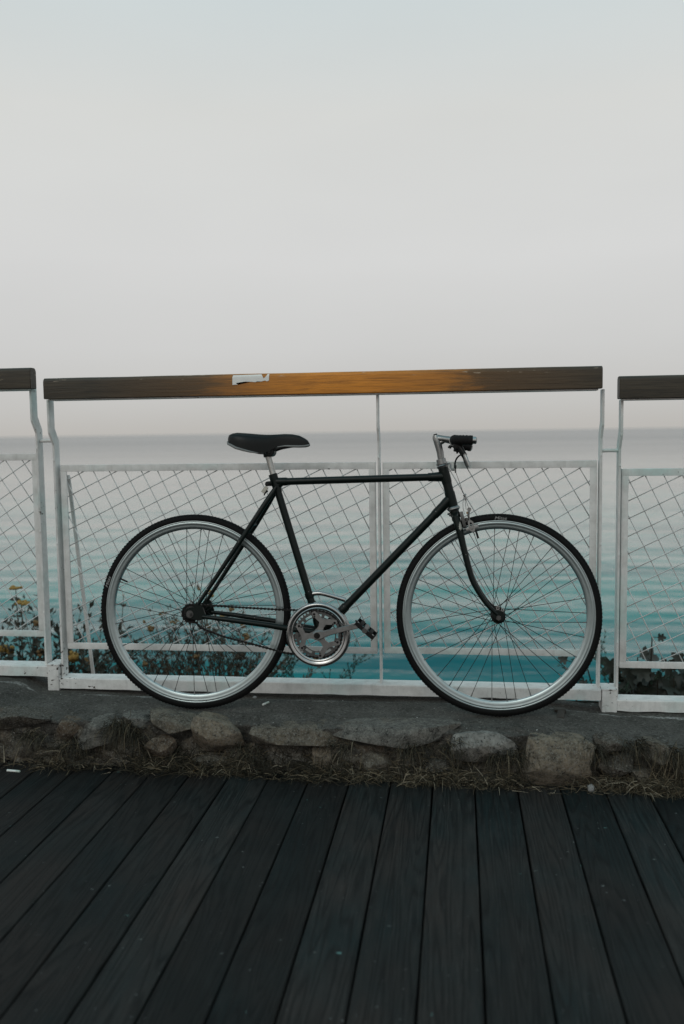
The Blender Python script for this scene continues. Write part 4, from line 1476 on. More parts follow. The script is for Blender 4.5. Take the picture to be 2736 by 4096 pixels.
# axle nuts
MB().tube([(0, -0.066, 0), (0, -0.056, 0)], 0.0085, 6).tube([(0, -0.070, 0), (0, -0.064, 0)], 0.0045, 10).tube([(0, 0.066, 0), (0, 0.056, 0)], 0.0085, 6).build('axle_nut', M['alloy_dark'], fw, smooth=30)
MB().tube([(0, -0.068, 0), (0, -0.0602, 0)], 0.0088, 6).tube([(0, -0.074, 0), (0, -0.066, 0)], 0.0048, 10).lathe([(0.004, -0.0615), (0.0125, -0.0615), (0.0125, -0.0600), (0.004, -0.0600)], (0, 0, 0), 20).tube([(0, 0.070, 0), (0, 0.0602, 0)], 0.0088, 6).build('axle_nut', M['alloy_dark'], rw, smooth=30)


def sprocket(n_t, r_root, r_tip, y0, y1, inner):
    out = []
    for q in range(n_t):
        a = 2 * PI * q / n_t
        p = 2 * PI / n_t
        for da, r_ in ((-0.30, r_root), (-0.14, r_tip), (0.14, r_tip), (0.30, r_root)):
            out.append((a + da * p, r_))
    m = len(out)
    v, f = [], []
    for yy in (y0, y1):
        v += [(r_ * math.cos(a), yy, r_ * math.sin(a)) for a, r_ in out]
        v += [(inner * math.cos(a), yy, inner * math.sin(a)) for a, r_ in out]
    for q in range(m):
        q2 = (q + 1) % m
        f += [(q, q2, m + q2, m + q), (2 * m + q, 3 * m + q, 3 * m + q2, 2 * m + q2), (q, 2 * m + q, 2 * m + q2, q2), (m + q, m + q2, 3 * m + q2, 3 * m + q)]
    return v, f


WC = 0.044
v_, f_ = sprocket(16, 0.0290, 0.0335, -WC - 0.0015, -WC + 0.0015, 0.012)
cg = MB().add(v_, f_)
cg.lathe([(0.0, -WC - 0.0060), (0.021, -WC - 0.0060), (0.0255, -WC - 0.0040), (0.0255, -WC + 0.006), (0.0, -WC + 0.006)], (0, 0, 0), 32)
cg.build('freewheel', M['steel_dark'], rw, smooth=30)

# ---- chainset
cx0 = (-0.4705, 0.2735)
gd = MB()
gprof = [(0.0845, -0.0500), (0.0865, -0.0515), (0.0900, -0.0518), (0.0925, -0.0500), (0.0950, -0.0512), (0.1000, -0.0535), (0.1040, -0.0530), (0.1075, -0.0500), (0.1095, -0.0455), (0.1098, -0.0400), (0.1082, -0.0395), (0.1060, -0.0440), (0.1010, -0.0490), (0.0860, -0.0480)]
gd.lathe(gprof, (0, 0, 0), 120)
chainset = gd.build('chainset', M['chrome'], bike, smooth=40, loc=(cx0[0], 0, cx0[1]))
v_, f_ = sprocket(42, 0.0775, 0.0830, -WC - 0.0015, -WC + 0.0015, 0.0735)
MB().add(v_, f_).build('chainring', M['alloy_dark'], chainset)
# pierced ring that joins chainring and arms
rg = MB()


def arc_plate(r0, r1, a0, a1, y0, y1, nseg=6):
    v, f = [], []
    for q in range(nseg + 1):
        a = a0 + (a1 - a0) * q / nseg
        for r_, yy in ((r0, y0), (r1, y0), (r1, y1), (r0, y1)):
            v.append((r_ * math.cos(a), yy, r_ * math.sin(a)))
    for q in range(nseg):
        for k in range(4):
            f.append((q * 4 + k, q * 4 + (k + 1) % 4, q * 4 + 4 + (k + 1) % 4, q * 4 + 4 + k))
    f += [(0, 1, 2, 3), (nseg * 4, nseg * 4 + 1, nseg * 4 + 2, nseg * 4 + 3)]
    rg.add(v, f)


for q in range(12):
    a0 = R(75 + 30 * q)
    arc_plate(0.0575, 0.0735, a0 - R(4.5), a0 + R(4.5), -WC - 0.0013, -WC + 0.0013, 3)
    arc_plate(0.0575, 0.0612, a0 + R(4.5), a0 + R(25.5), -WC - 0.0012, -WC + 0.0012, 5)
    arc_plate(0.0690, 0.0735, a0 + R(4.5), a0 + R(25.5), -WC - 0.0012, -WC + 0.0012, 5)
rg.build('ring_web', M['alloy_dark'], chainset)
# three forked arms with six bolts
spd = MB()
bolts = MB()
for a0 in (68, 188, 308):
    def pl(r_, d_):
        return (r_ * math.cos(R(a0 + d_)), r_ * math.sin(R(a0 + d_)))
    outl = [pl(0.018, -48), pl(0.030, -17), pl(0.044, -16), pl(0.056, -30), pl(0.070, -38), pl(0.079, -36), pl(0.081, -29), pl(0.070, -20), pl(0.058, -6), pl(0.057, 6), pl(0.070, 20), pl(0.081, 29), pl(0.079, 36), pl(0.070, 38), pl(0.056, 30), pl(0.044, 16), pl(0.030, 17), pl(0.018, 48), (0.0, 0.0)]
    spd.prism(outl, -0.0525, -0.0465)
    for d_ in (-32, 32):
        for r_, br in ((0.0705, 0.0042), (0.0625, 0.0026)):
            u, v = pl(r_, d_)
            bolts.lathe([(0.0, -0.0545), (br, -0.0545), (br, -0.0520), (0.0, -0.0520)], (u, 0, v), 10)
        u, v = pl(0.0785, d_ + (-5 if d_ < 0 else 5))
spd.lathe([(0.0, -0.056), (0.016, -0.056), (0.0185, -0.052), (0.0185, -0.040), (0.0, -0.040)], (0, 0, 0), 32)
spd.build('spider', M['alloy'], chainset, smooth=30)
bolts.build('chainring_bolts', M['steel_dark'], chainset, smooth=30)
# near crank
CA = math.atan2(0.3115 - 0.2735, -0.3255 + 0.4705)
CL = 0.150
Rot = Matrix.Rotation(-CA, 4, 'Y')


def crank(mb, y0, y1, flip=1):
    pts = [(-0.0165, 0.0), (-0.012, 0.012), (0.0, 0.0165), (0.014, 0.0150), (0.026, 0.0098), (0.10, 0.0088), (CL - 0.010, 0.0098), (CL + 0.004, 0.0095), (CL + 0.010, 0.0), (CL + 0.004, -0.0095), (CL - 0.010, -0.0098), (0.10, -0.0088), (0.026, -0.0098), (0.014, -0.0150), (0.0, -0.0165), (-0.012, -0.012)]
    n_ = len(pts)
    v = [Rot @ Vector((x_ * flip, yy, z_ * k)) for yy, k in ((y0, 0.80), (y0 + (0.003 if y1 > y0 else -0.003), 1.0), (y1, 1.0)) for x_, z_ in pts]
    f = [tuple(range(n_)), tuple(range(2 * n_, 3 * n_))]
    for r_ in range(2):
        for i in range(n_):
            j = (i + 1) % n_
            f.append((r_ * n_ + i, r_ * n_ + n_ + i, r_ * n_ + n_ + j, r_ * n_ + j))
    mb.add(v, f)


c1 = MB()
crank(c1, -0.0730, -0.0560)
c1.build('crank_arm', M['alloy'], chainset, smooth=30)
cbt = MB().tube([(0, -0.0738, 0), (0, -0.0725, 0)], 0.0105, 20)
cbt.tube([(0, -0.0765, 0), (0, -0.0730, 0)], 0.0068, 6)
cbt.build('crank_bolt', M['steel_dark'], chainset, smooth=30)
c2 = MB()
crank(c2, 0.0720, 0.0560, -1)
c2.lathe([(0.0, 0.040), (0.012, 0.040), (0.012, 0.058), (0.0, 0.058)], (0, 0, 0), 20)
c2.build('crank_arm', M['alloy'], chainset, smooth=30)


def pedal(c, y0, ang, sgn):
    """cage pedal: spindle, two toothed cage plates and end plates"""
    Mx_ = Matrix.Translation((c[0], 0, c[1])) @ Matrix.Rotation(R(ang), 4, 'Y')
    body = MB()
    a, b = (y0, y0 - 0.092) if sgn > 0 else (y0, y0 + 0.092)
    q = [Mx_ @ Vector((0, a + 0.010 * sgn, 0)), Mx_ @ Vector((0, b, 0))]
    body.tube([q[0], q[0].lerp(q[1], 0.25), q[0].lerp(q[1], 0.30), q[1]], [0.0065, 0.0075, 0.0110, 0.0085], 14)
    p = body.build('pedal', M['alloy_dark'], bike, smooth=30)
    p.location = (0, 0, 0)
    lo, hi = min(a, b), max(a, b)
    for e in (-1, 1):
        cage = MB()
        out = []
        nt = 9
        for k in range(nt):                       # serrated plate along the spindle direction
            y_a = lo + (hi - lo) * k / nt
            y_b = lo + (hi - lo) * (k + 0.5) / nt
            out += [(y_a, 0.0120), (y_b, 0.0088)]
        pl_ = out + [(hi, 0.0120), (hi, -0.0100)] + [(y_, -z_ + 0.002) for y_, z_ in out[::-1]]
        n_ = len(pl_)
        v = [Mx_ @ Vector((e * 0.0370 + d_, y_, z_)) for d_ in (-0.0012, 0.0012) for y_, z_ in pl_]
        f = [tuple(range(n_)), tuple(range(2 * n_ - 1, n_ - 1, -1))] + [(i, i + n_, (i + 1) % n_ + n_, (i + 1) % n_) for i in range(n_)]
        cage.add(v, f)
        cage.build('cage', M['steel_dark'], p)
    for yy in (lo + 0.004, hi - 0.004):
        MB().bbox(-0.0360, 0.0360, yy - 0.0012, yy + 0.0012, -0.0065, 0.0065, 0.0005, Mx_).build('end_plate', M['black'], p)
    for e in (-1, 1):                             # rubber blocks
        MB().bbox(e * 0.020 - 0.0065, e * 0.020 + 0.0065, lo + 0.007, hi - 0.007, -0.0085, 0.0085, 0.003, Mx_).build('tread_block', M['tape'], p, smooth=30)
    MB().tube([Mx_ @ Vector((-0.0375, lo - 0.002, 0.004)), Mx_ @ Vector((-0.044, lo - 0.004, 0.009))], 0.0030, 6).build('reflector_lug', M['alloy'], p)
    return p


pedal((-0.3010, 0.3070), -0.074, 41, 1)
fp = (cx0[0] - CL * math.cos(CA), cx0[1] - CL * math.sin(CA))
pedal(fp, 0.074, 41, -1)

# ---- chain, link by link
path = []
for a in np.linspace(R(86), R(-84), 26):                                 # round the chainring's front
    path.append(Vector((cx0[0] + 0.0805 * math.cos(a), -WC, cx0[1] + 0.0805 * math.sin(a))))
low = [Vector((-0.5826, -WC, 0.2085)), Vector((-0.700, -WC, 0.2375)), Vector((-0.800, -WC, 0.2620)), Vector((-0.880, -WC, 0.2905))]
path += low
for a in np.linspace(R(-62), R(-275), 24):                               # round the rear sprocket
    path.append(Vector((RA[0] + 0.0312 * math.cos(a), -WC, RA[1] + 0.0312 * math.sin(a))))
path += [Vector((-0.80, -WC, 0.3655)), Vector((-0.70, -WC, 0.3605)), Vector((-0.60, -WC, 0.3560)), path[0]]
seg = [0.0]
for a, b in zip(path, path[1:]):
    seg.append(seg[-1] + (b - a).length)
tot = seg[-1]
nl = int(round(tot / 0.0127))
nl += nl % 2


def on_path(s_):
    s_ = s_ % tot
    i = max(0, min(len(seg) - 2, int(np.searchsorted(seg, s_, side='right')) - 1))
    t = (s_ - seg[i]) / max(1e-9, seg[i + 1] - seg[i])
    return path[i].lerp(path[i + 1], t)


def link_mesh(outer):
    mb = MB()
    h = 0.0127 / 2
    for s in (1, -1):
        yy = s * (0.0034 if outer else 0.0022)
        pts = []
        for k in range(16):
            a = 2 * PI * k / 16
            xx = math.cos(a) * 0.0042 + (h if math.cos(a) > 0 else -h)
            zz = math.sin(a) * 0.0042
            pts.append((xx, zz))
        pts = [(x_, z_) for x_, z_ in pts]
        top = [q for q in pts if q[1] > 1e-6]
        wst = 0.0018
        pts = [q for q in pts if q[0] >= 0 and q[1] <= 0.0030 and q[0] > h * 0.6] and pts
        out_ = []
        for i_, q in enumerate(pts):
            out_.append(q)
            nx = pts[(i_ + 1) % 16]
            if q[0] * nx[0] < 0:
                out_.append((0.0, wst if q[1] > 0 else -wst))
        pts = out_
        mb.prism(pts, yy - 0.0005, yy + 0.0005)
    if outer:
        for e in (-h, h):
            mb.tube([(e, -0.0046, 0), (e, 0.0046, 0)], 0.0021, 8)
    else:
        for e in (-h, h):
            mb.tube([(e, -0.0016, 0), (e, 0.0016, 0)], 0.0042, 10)
    me = mb.mesh('chain_link')
    me.materials.append(M['steel_dark'])
    return me


LM = [link_mesh(True), link_mesh(False)]
chain = None
for k in range(nl):
    a, b = on_path(k * tot / nl), on_path((k + 1) * tot / nl)
    d = b - a
    if chain is None:
        chain = link('chain', LM[0], bike)
        o = chain
        o.location = (a + b) / 2
        o.rotation_euler = (0, -math.atan2(d.z, d.x), 0)
        inv = (Matrix.Translation(o.location) @ Matrix.Rotation(o.rotation_euler[1], 4, 'Y')).inverted()
        continue
    o = link('chain_link', LM[k % 2], chain)
    o.matrix_parent_inverse = inv
    o.location = (a + b) / 2
    o.rotation_euler = (0, -math.atan2(d.z, d.x), 0)

# ================================================================== PLANTS BEHIND THE RAILING
leaf_dark = simple('dark dusty leaf', (0.056, 0.057, 0.045), 0.6, 0, 0.3, 0.5, 30)
leaf_grey = simple('dry grey-brown leaf', (0.098, 0.080, 0.060), 0.7, 0, 0.2, 0.5, 30)
leaf_green = simple('feathery green leaf', (0.030, 0.060, 0.038), 0.6, 0, 0.3, 0.5, 30)
leaf_fig = simple('dark lobed leaf', (0.030, 0.034, 0.026), 0.5, 0, 0.4, 0.4, 20)
stem_mat = simple('dry plant stem', (0.085, 0.070, 0.050), 0.8, 0, 0.2, 0.4, 30)
stem_dark = simple('dark plant stem', (0.035, 0.028, 0.020), 0.8, 0, 0.2, 0.4, 30)
bloom = simple('yellow ochre flower head', (0.33, 0.20, 0.060), 0.8, 0, 0.2, 0.4, 150, 0.5)
bloom_dry = simple('withered ochre flower head', (0.20, 0.125, 0.060), 0.85, 0, 0.2, 0.45, 150, 0.5)


def rv3(s):
    return Vector((random.uniform(-s, s), random.uniform(-s, s), random.uniform(-s, s)))


def leaf_quad(mb, p, d, ln, wd, curl=0.25):
    d = d.normalized()
    side = d.cross(rv3(1)).normalized()
    up = side.cross(d)
    a, m, t = p, p + d * ln * 0.5 + up * ln * curl * 0.4, p + d * ln - up * ln * curl * 0.2
    mb.add([a, m + side * wd / 2, t, m - side * wd / 2, m - up * wd * 0.18], [(0, 1, 4), (1, 2, 4), (2, 3, 4), (3, 0, 4)])


def flower(parent, p, r, mat, kind='disc'):
    mb = MB()
    if kind == 'disc':                              # flat-topped cluster of small buttons
        for k in range(15):
            a, q = random.uniform(0, 2 * PI), math.sqrt(random.random())
            c = p + Vector((math.cos(a) * q * r, math.sin(a) * q * r, random.uniform(-0.15, 0.15) * r - q * q * 0.25 * r))
            s = r * random.uniform(0.20, 0.34)
            mb.lathe([(0.0, -s * 0.8), (s * 0.8, -s * 0.35), (s, 0.1 * s), (s * 0.7, s * 0.55), (0.0, s * 0.7)], tuple(c), 7, axis='z', closed=False)
    else:
        for k in range(9):
            c = p + rv3(r * 0.55)
            s = r * random.uniform(0.35, 0.6)
            mb.lathe([(0.0, -s), (s * 0.75, -s * 0.5), (s, 0.0), (s * 0.7, s * 0.6), (0.0, s * 0.9)], tuple(c), 6, axis='z', closed=False)
    return mb.build('flower_head', mat, parent, smooth='all')


def grow(stems, leaves, p, d, length, r, depth, leaf, tips, spread=0.5, bend=0.10, droop=0.0):
    n_ = 5
    pts = [p.copy()]
    q = p.copy()
    dd = d.normalized()
    for i in range(n_):
        dd = (dd + rv3(bend) + Vector((0, 0, -droop))).normalized()
        q = q + dd * length / n_
        pts.append(q.copy())
        if leaf:
            for _ in range(leaf[2]):
                ld = (dd * leaf[4] + rv3(0.8)).normalized()
                leaf_quad(leaves, q + rv3(length * 0.03), ld, leaf[0] * random.uniform(0.6, 1.25), leaf[1] * random.uniform(0.7, 1.2), leaf[3])
    stems.tube(pts, [r * (1 - 0.5 * i / n_) for i in range(n_ + 1)], 5)
    if depth > 0:
        for k in range(random.choice((2, 3, 3))):
            i = random.randint(2, n_)
            grow(stems, leaves, pts[i], (dd + rv3(spread)), length * random.uniform(0.45, 0.75), r * 0.62, depth - 1, leaf, tips, spread, bend, droop)
    else:
        tips.append((q, dd))


def shrub(name, label, cat, base, dirs, leaf, smat, lmat, depth=2, heads=(), n_tip=0, tip_r=0.012, tip_kind='ball', tip_mat=None, group=None, r=0.003, spread=0.5, bend=0.1, droop=0.0, leafname='leaves'):
    root = tag(empty(name, base), label, cat, group)
    stems, leaves, tips = MB(), MB(), []
    for (off, d, ln) in dirs:
        grow(stems, leaves, Vector(off), Vector(d), ln, r, depth, leaf, tips, spread, bend, droop)
    for (p, rr_, mt, kd) in heads:                 # flower stalks to given heads
        tip = Vector(p) - Vector(base)
        root_p = Vector((tip.x * 0.35 + random.uniform(-0.03, 0.03), tip.y * 0.3, 0))
        mid = root_p.lerp(tip, 0.55) + Vector((random.uniform(-0.02, 0.02), 0, 0.01))
        pts = spline([root_p, mid, tip], 5)
        stems.tube(pts, [r * 0.9 * (1 - 0.45 * i / (len(pts) - 1)) for i in range(len(pts))], 5)
        for i in range(2, len(pts) - 1):
            for _ in range(2):
                leaf_quad(leaves, pts[i], rv3(1) + Vector((0, 0, 0.5)), leaf[0] * random.uniform(0.6, 1.2), leaf[1], leaf[3])
        flower(root, tip, rr_, mt, kd)
    random.shuffle(tips)
    for (q, dd) in tips[:n_tip]:
        flower(root, q, tip_r * random.uniform(0.7, 1.25), tip_mat, tip_kind)
    stems.build('stem', smat, root, smooth='all')
    lo_ = leaves.build(leafname, lmat, root)
    lo_['kind'] = 'stuff'
    return root


def fan(n_, ln, lean=0.5, wid=0.05):
    out = []
    for i in range(n_):
        t = (i + 0.5) / n_ * 2 - 1
        out.append(((t * wid + random.uniform(-0.01, 0.01), random.uniform(-0.03, 0.03), 0), (t * lean + random.uniform(-0.12, 0.12), random.uniform(-0.2, 0.25), 1.0), ln * random.uniform(0.8, 1.1) * (1 - 0.25 * abs(t))))
    return out


Y1 = 4.30
shrub('yarrow_plant', 'yellow-flowered plant behind the railing section at the left edge', 'plant', (-2.21, Y1, -0.60), fan(24, 0.44, 0.50, 0.19),
      (0.046, 0.018, 3, 0.3, 0.7), stem_mat, leaf_dark, depth=1,
      heads=[((-2.225, Y1 + 0.02, 0.200), 0.034, bloom, 'disc'), ((-2.175, Y1 - 0.02, 0.128), 0.040, bloom, 'disc'), ((-2.295, Y1, -0.118), 0.032, bloom, 'ball'), ((-2.243, Y1 - 0.03, -0.120), 0.026, bloom, 'ball'),
             ((-2.110, Y1, 0.020), 0.020, bloom_dry, 'ball'), ((-2.09, Y1 - 0.02, -0.13), 0.022, bloom_dry, 'ball')], group='wild plants on the slope behind the railing', r=0.0042, spread=0.4, leafname='foliage')
shrub('wild_shrub', 'leafy wild shrub around the slanting white stay', 'plant', (-1.93, Y1 + 0.02, -0.58), fan(20, 0.46, 0.36, 0.15),
      (0.046, 0.019, 3, 0.3, 0.8), stem_mat, leaf_dark, depth=1,
      heads=[((-1.925, Y1, -0.150), 0.040, bloom, 'ball'), ((-1.86, Y1 + 0.02, -0.18), 0.022, bloom_dry, 'ball')], group='wild plants on the slope behind the railing', r=0.0040, spread=0.4, leafname='foliage')
shrub('wild_shrub', 'bare-stalked wild shrub seen through the gap beside the rear wheel', 'plant', (-1.745, Y1 + 0.05, -0.58), fan(5, 0.36, 0.5, 0.08),
      (0.042, 0.016, 2, 0.3, 0.7), stem_mat, leaf_grey, depth=1, heads=[((-1.65, Y1, 0.165), 0.007, bloom_dry, 'ball')], group='wild plants on the slope behind the railing', r=0.0036, leafname='foliage')
shrub('everlasting_bush', 'dense dry bush with ochre flower heads behind the rear wheel', 'bush', (-1.225, Y1 + 0.02, -0.54),
      fan(52, 0.44, 0.42, 0.17) + fan(10, 0.40, 0.85, 0.28),
      (0.026, 0.0075, 5, 0.2, 1.0), stem_mat, leaf_grey, depth=1,
      heads=[((-1.447, Y1, 0.078), 0.022, bloom_dry, 'disc'), ((-1.313, Y1 + 0.03, 0.095), 0.024, bloom_dry, 'disc'), ((-1.203, Y1, 0.176), 0.020, bloom, 'ball'), ((-1.51, Y1, -0.003), 0.020, bloom_dry, 'ball'), ((-1.545, Y1, 0.031), 0.010, bloom_dry, 'ball'),
             ((-1.145, Y1, 0.066), 0.020, bloom, 'disc'), ((-1.046, Y1, 0.020), 0.016, bloom_dry, 'ball'), ((-1.028, Y1, -0.038), 0.022, bloom_dry, 'ball'), ((-1.54, Y1 - 0.02, -0.176), 0.018, bloom_dry, 'ball'), ((-1.394, Y1, 0.037), 0.022, bloom_dry, 'disc')],
      n_tip=12, tip_r=0.0150, tip_kind='ball', tip_mat=bloom_dry, r=0.0026, group='wild plants on the slope behind the railing', leafname='foliage')
# feathery evergreen sprays
shrub('tamarisk_bush', 'low feathery green bush beneath the chainset behind the railing', 'bush', (-0.81, Y1, -0.58),
      [((-0.14, 0, 0), (-0.35, 0.1, 1), 0.31), ((-0.03, 0, 0), (-0.15, 0.1, 1), 0.32), ((0.02, 0, 0), (0.10, 0, 1), 0.31), ((0.07, 0, 0), (0.30, 0.1, 1), 0.31), ((0.12, 0, 0), (0.65, 0.1, 1), 0.33), ((-0.18, 0, 0), (-0.6, 0.1, 1), 0.30), ((0.16, 0, 0), (0.35, 0.1, 1), 0.29)],
      (0.018, 0.0034, 7, 0.1, 1.6), stem_dark, leaf_green, depth=2, r=0.0026, spread=0.8, group='wild plants on the slope behind the railing', leafname='foliage')
shrub('tamarisk_bush', 'feathery dark sprays in the gap beside the right railing section', 'bush', (0.765, Y1, -0.60),
      [((-0.02, 0, 0), (-0.22, 0, 1), 0.34), ((-0.04, 0, 0), (-0.35, 0.1, 1), 0.31), ((0.0, 0, 0), (-0.05, 0, 1), 0.31), ((0.04, 0, 0), (0.05, 0, 1), 0.30), ((-0.01, 0, 0), (-0.1, 0.1, 1), 0.30)],
      (0.018, 0.0036, 7, 0.1, 1.6), stem_dark, leaf_green, depth=2, r=0.0028, spread=0.55, group='wild plants on the slope behind the railing', leafname='foliage')


def lobed_leaf(p, d, nrm, size):
    """fig-like leaf with five rounded lobes, cupped"""
    d = d.normalized()
    side = d.cross(nrm).normalized()
    up = side.cross(d).normalized()
    out = [(0.0, 0.0), (0.16, 0.10), (0.10, 0.34), (0.26, 0.44), (0.38, 0.30), (0.42, 0.24), (0.50, 0.40), (0.66, 0.42), (0.72, 0.26), (0.70, 0.14), (0.86, 0.16), (1.0, 0.0)]
    pts = out + [(a, -b) for a, b in out[-2:0:-1]]
    v = [p + (d * a + side * b + up * (0.9 * b * b - 0.16 * a * a)) * size for a, b in pts]
    v.append(p + d * 0.5 * size - up * 0.06 * size)
    n_ = len(pts)
    return v, [(i, (i + 1) % n_, n_) for i in range(n_)]


def fig(base, label, branches):
    root = tag(empty('fig_shrub', base), label, 'shrub', 'wild plants on the slope behind the railing')
    st_ = MB()
    for (off, tip, n_l, size) in branches:
        a, b = Vector(off), Vector(tip) - Vector(base)
        pts = spline([a, a.lerp(b, 0.5) + rv3(0.03), b], 5)
        st_.tube(pts, [0.006 * (1 - 0.5 * i / (len(pts) - 1)) for i in range(len(pts))], 6)
        for k in range(n_l):
            t = pts[min(len(pts) - 1, int(len(pts) * (0.35 + 0.65 * (k + 1) / n_l)) - 1)]
            d = Vector((random.uniform(-1, 1), random.uniform(-0.6, 0.3), random.uniform(-0.1, 0.9)))
            pet = t + d.normalized() * 0.02
            st_.tube([t, pet], 0.0018, 4)
            v, f = lobed_leaf(pet, d, Vector((random.uniform(-0.4, 0.4), -1, random.uniform(0.0, 0.8))), size * random.uniform(0.7, 1.2))
            MB().add(v, f).build('leaf', leaf_fig, root, smooth='all')
    st_.build('stem', stem_dark, root, smooth='all')
    return root


fig((0.64, Y1, -0.62), 'small fig-leaved sprig poking up between front wheel and railing gap',
    [((0, 0, 0), (0.585, Y1, -0.115), 3, 0.060), ((-0.02, 0, 0), (0.53, Y1, -0.135), 2, 0.050)])
fig((0.95, Y1 + 0.04, -0.65), 'dark broad-leaved shrub behind the right railing section',
    [((random.uniform(-0.08, 0.12), 0, 0), (0.745 + 0.040 * i + random.uniform(-0.02, 0.02), Y1 + random.uniform(-0.14, 0.14), random.uniform(-0.36, -0.11)), 6, 0.105) for i in range(12)]
    + [((0.0, 0, 0), (0.888, Y1, -0.010), 4, 0.065), ((0.05, 0, 0), (1.07, Y1, -0.05), 5, 0.090), ((0.1, 0, 0), (1.16, Y1, -0.12), 6, 0.10), ((0.2, 0, 0), (1.30, Y1, -0.11), 6, 0.10)]
    + [((random.uniform(-0.08, 0.12), 0.12, 0), (0.75 + 0.052 * i, Y1 + 0.18, random.uniform(-0.42, -0.22)), 6, 0.125) for i in range(10)])

# ================================================================== GRASS ALONG THE STONES
grass_mat = Mat('dry grass blades')
ga = grass_mat.attr('tone')
gr_f = grass_mat.ramp(ga['Fac'], [(0.0, (0.010, 0.010, 0.007)), (0.45, (0.026, 0.024, 0.017)), (0.70, (0.066, 0.055, 0.036)), (0.90, (0.150, 0.118, 0.075)), (1.0, (0.27, 0.235, 0.175))])
grass_mat.set(color=gr_f, rough=0.75, spec=0.2)
gvv, gff, gtone = [], [], []


def blade(p, d, ln, w, droop, tone):
    d = d.normalized()
    side = d.cross(Vector((0, -1, 0.2)))
    if side.length < 0.1:
        side = Vector((1, 0, 0))
    side = (side.normalized() + rv3(0.3)).normalized() * w
    n0 = len(gvv)
    q = Vector(p)
    K = 4
    for i in range(K + 1):
        k = 1 - (i / K) ** 1.4
        gvv.append(tuple(q + side * k))
        gvv.append(tuple(q - side * k))
        d = (d + Vector((0, -0.02, -droop / K * (1 + i * 0.6))) + rv3(0.06)).normalized()
        q = q + d * ln / K
        if q.z < DECK_Z + 0.002:
            q.z = DECK_Z + 0.002 + random.random() * 0.003
        gtone.extend((tone, tone))
    for i in range(K):
        a = n0 + 2 * i
        gff.append((a, a + 1, a + 3, a + 2))


def dens(x):
    return 0.55 + 0.6 * mnoise.noise(Vector((x * 3.1, 0.2, 0.7))) + 0.35 * mnoise.noise(Vector((x * 9.0, 5.2, 0.7)))


cnt = 0
while cnt < 5200:
    x = random.uniform(-2.2, 1.35)
    if random.random() > max(0.03, dens(x) * 1.6 - 0.35):
        continue
    base_y = edge_y(x) + random.uniform(-0.075, 0.020)
    z = DECK_Z + random.uniform(0.0, 0.022) + max(0, (base_y - edge_y(x) + 0.035)) * 0.9
    ln = random.uniform(0.02, 0.085) * (0.55 + 0.85 * max(0, dens(x)))
    d = Vector((random.gauss(0, 0.75), random.gauss(-0.35, 0.45), random.uniform(0.15, 1.0)))
    tn = min(1, max(0, random.gauss(0.50 + 0.36 * mnoise.noise(Vector((x * 2.4, 9, 1))), 0.26)))
    blade((x, base_y, z), d, ln, random.uniform(0.0008, 0.0018), random.uniform(0.3, 1.5), tn)
    cnt += 1
for (tx, tz, n_) in ((-1.135, -0.02, 260), (-1.09, -0.04, 200), (-1.45, -0.06, 140), (-1.30, -0.09, 120), (-0.705, -0.085, 110), (-0.39, -0.06, 90), (-0.02, -0.05, 140), (0.12, -0.075, 150), (0.19, -0.07, 150), (0.43, -0.05, 160), (0.55, -0.03, 170), (0.64, -0.05, 190), (0.70, -0.06, 160), (-0.15, -0.06, 130)):
    for _ in range(n_):                             # tufts rooted in the joints
        d = Vector((random.gauss(0, 0.65), -0.55, random.gauss(0.35, 0.5)))
        blade((tx + random.gauss(0, 0.025), 2.862 + random.uniform(-0.015, 0.02) - 0.01 * tx, tz + random.gauss(0, 0.012)), d, random.uniform(0.04, 0.12), random.uniform(0.0007, 0.0015), random.uniform(0.9, 2.2), min(1, max(0, random.gauss(0.45, 0.22))))
for _ in range(1500):                               # dry straw heaped at the foot towards the right
    x = random.choice((-0.08, 0.02, 0.13, 0.42, 0.50, 0.56, 0.63, 0.72, -0.30, -0.75)) + random.gauss(0, 0.045)
    by = edge_y(x) + random.uniform(-0.075, -0.03)
    blade((x, by, DECK_Z + random.uniform(0.0, 0.045)), Vector((random.gauss(0, 0.9), random.gauss(-0.3, 0.4), random.uniform(-0.1, 0.9))), random.uniform(0.03, 0.085), random.uniform(0.0007, 0.0014), random.uniform(0.4, 1.6), min(1, max(0, random.gauss(0.66, 0.20))))
for _ in range(26):                                 # tall single stalks at the right
    blade((random.uniform(0.55, 0.80), 2.83, -0.13), Vector((random.gauss(0, 0.25), -0.1, 1)), random.uniform(0.10, 0.19), 0.0012, 0.25, random.uniform(0.6, 0.95))
for _ in range(420):                                # straw lying on the deck's edge
    x = random.uniform(-1.9, 1.2)
    blade((x, deck_end(x) - abs(random.gauss(0.012, 0.030)), DECK_Z + 0.003), Vector((random.gauss(0, 1), random.gauss(0, 0.4), 0.04)), random.uniform(0.02, 0.06), 0.0008, 0.3, random.uniform(0.5, 1.0))
gm = bpy.data.meshes.new('grass')
gm.from_pydata(gvv, [], gff)
at_ = gm.attributes.new('tone', 'FLOAT', 'POINT')
at_.data.foreach_set('value', gtone)
gm.materials.append(grass_mat.m)
tag(link('grass', gm), 'dry grass tangled along the foot of the stones', kind='stuff')

# ================================================================== SMALL THINGS
def cigarette(p0, p1, r, label, filt=0.0):
    c = tag(empty('cigarette_butt', p0), label, 'cigarette butt')
    a, b = Vector((0, 0, r)), Vector(p1) - Vector(p0) + Vector((0, 0, r))
    MB().tube([a, a.lerp(b, 1 - filt)], r, 12).build('paper', M['paper'], c, smooth=True)
    if filt:
        MB().tube([a.lerp(b, 1 - filt), b], r * 1.02, 12).build('filter', M['filter'], c, smooth=True)


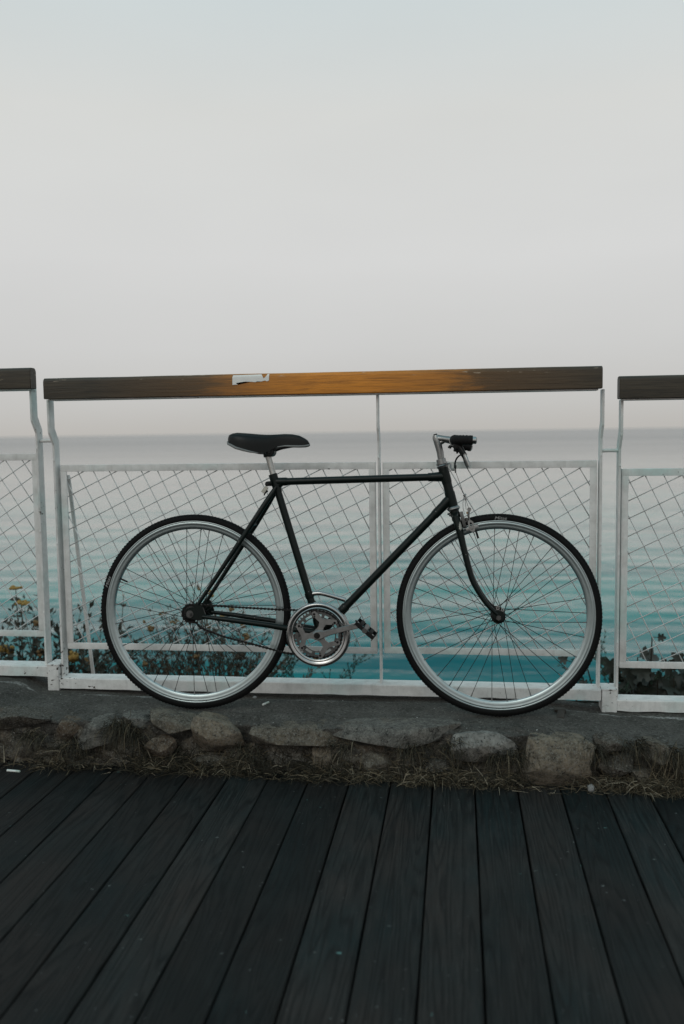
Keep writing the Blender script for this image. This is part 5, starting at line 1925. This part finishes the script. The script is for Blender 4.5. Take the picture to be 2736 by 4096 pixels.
cigarette((-1.506, 2.809, DECK_Z), (-1.458, 2.803, DECK_Z), 0.0040, 'long white cigarette lying on the deck boards', 0.3)
cigarette((-0.687, 3.086, -0.003), (-0.672, 3.116, -0.003), 0.0038, 'short cigarette stub on the concrete by the rear wheel', 0.6)
# rusty lug beside the front wheel
lugo = tag(empty('iron_lug', (0.345, 3.10, -0.012)), 'rusty iron lug lying on the concrete beside the front wheel', 'iron lug')
lgb = MB().bbox(-0.012, 0.012, -0.040, 0.012, 0.004, 0.010, 0.0015, Matrix.Rotation(R(-10), 4, 'Z') @ Matrix.Rotation(R(12), 4, 'X'))
lgb.build('plate', M['iron'], lugo)
MB().bbox(-0.020, 0.018, 0.015, 0.045, -0.004, 0.012, 0.003).build('foot', M['iron'], lugo)


def pebble(p, s, mat, name, label, cat, seed):
    bm = bmesh.new()
    bmesh.ops.create_icosphere(bm, subdivisions=2, radius=1)
    for v in bm.verts:
        f = 1 + 0.28 * mnoise.noise(v.co * 1.5 + Vector((seed, 0, 0)))
        v.co = Vector((v.co.x * s[0], v.co.y * s[1], v.co.z * s[2])) * f
    me = bpy.data.meshes.new(name)
    bm.to_mesh(me)
    bm.free()
    me.shade_smooth()
    me.materials.append(mat)
    o = link(name, me, None, p)
    tag(o, label, cat)


pebble((0.405, 2.815, DECK_Z + 0.010), (0.012, 0.010, 0.013), M['pebble'], 'pebble', 'pale pebble in the grass at the edge of the deck', 'pebble', 3)
pebble((-0.735, 3.168, 0.002), (0.008, 0.006, 0.005), M['pebble'], 'pebble', 'small pale stone chip by the base beam behind the rear wheel', 'pebble', 8)
for (px, py, lab) in ((-1.005, 2.865, 'curled ochre leaf on the deck edge, left of the other leaf'), (-0.868, 2.862, 'curled ochre leaf on the deck edge under the tan stone')):
    mb = MB()
    v, f = [], []
    for i in range(6):
        t = i / 5
        wd = 0.008 * math.sin(PI * (0.08 + 0.9 * t))
        for e in (-1, 0, 1):
            v.append((-0.016 + 0.032 * t, e * wd, 0.004 + 0.006 * abs(e) * math.sin(PI * t) + 0.004 * t))
    for i in range(5):
        for k in range(2):
            a = i * 3 + k
            f.append((a, a + 1, a + 4, a + 3))
    o = mb.add(v, f).build('fallen_leaf', M['dry_leaf'], None, smooth='all', loc=(px, py, DECK_Z + 0.002))
    o.rotation_euler = (0.1, 0.1, random.uniform(0, 3))
    tag(o, lab, 'leaf')
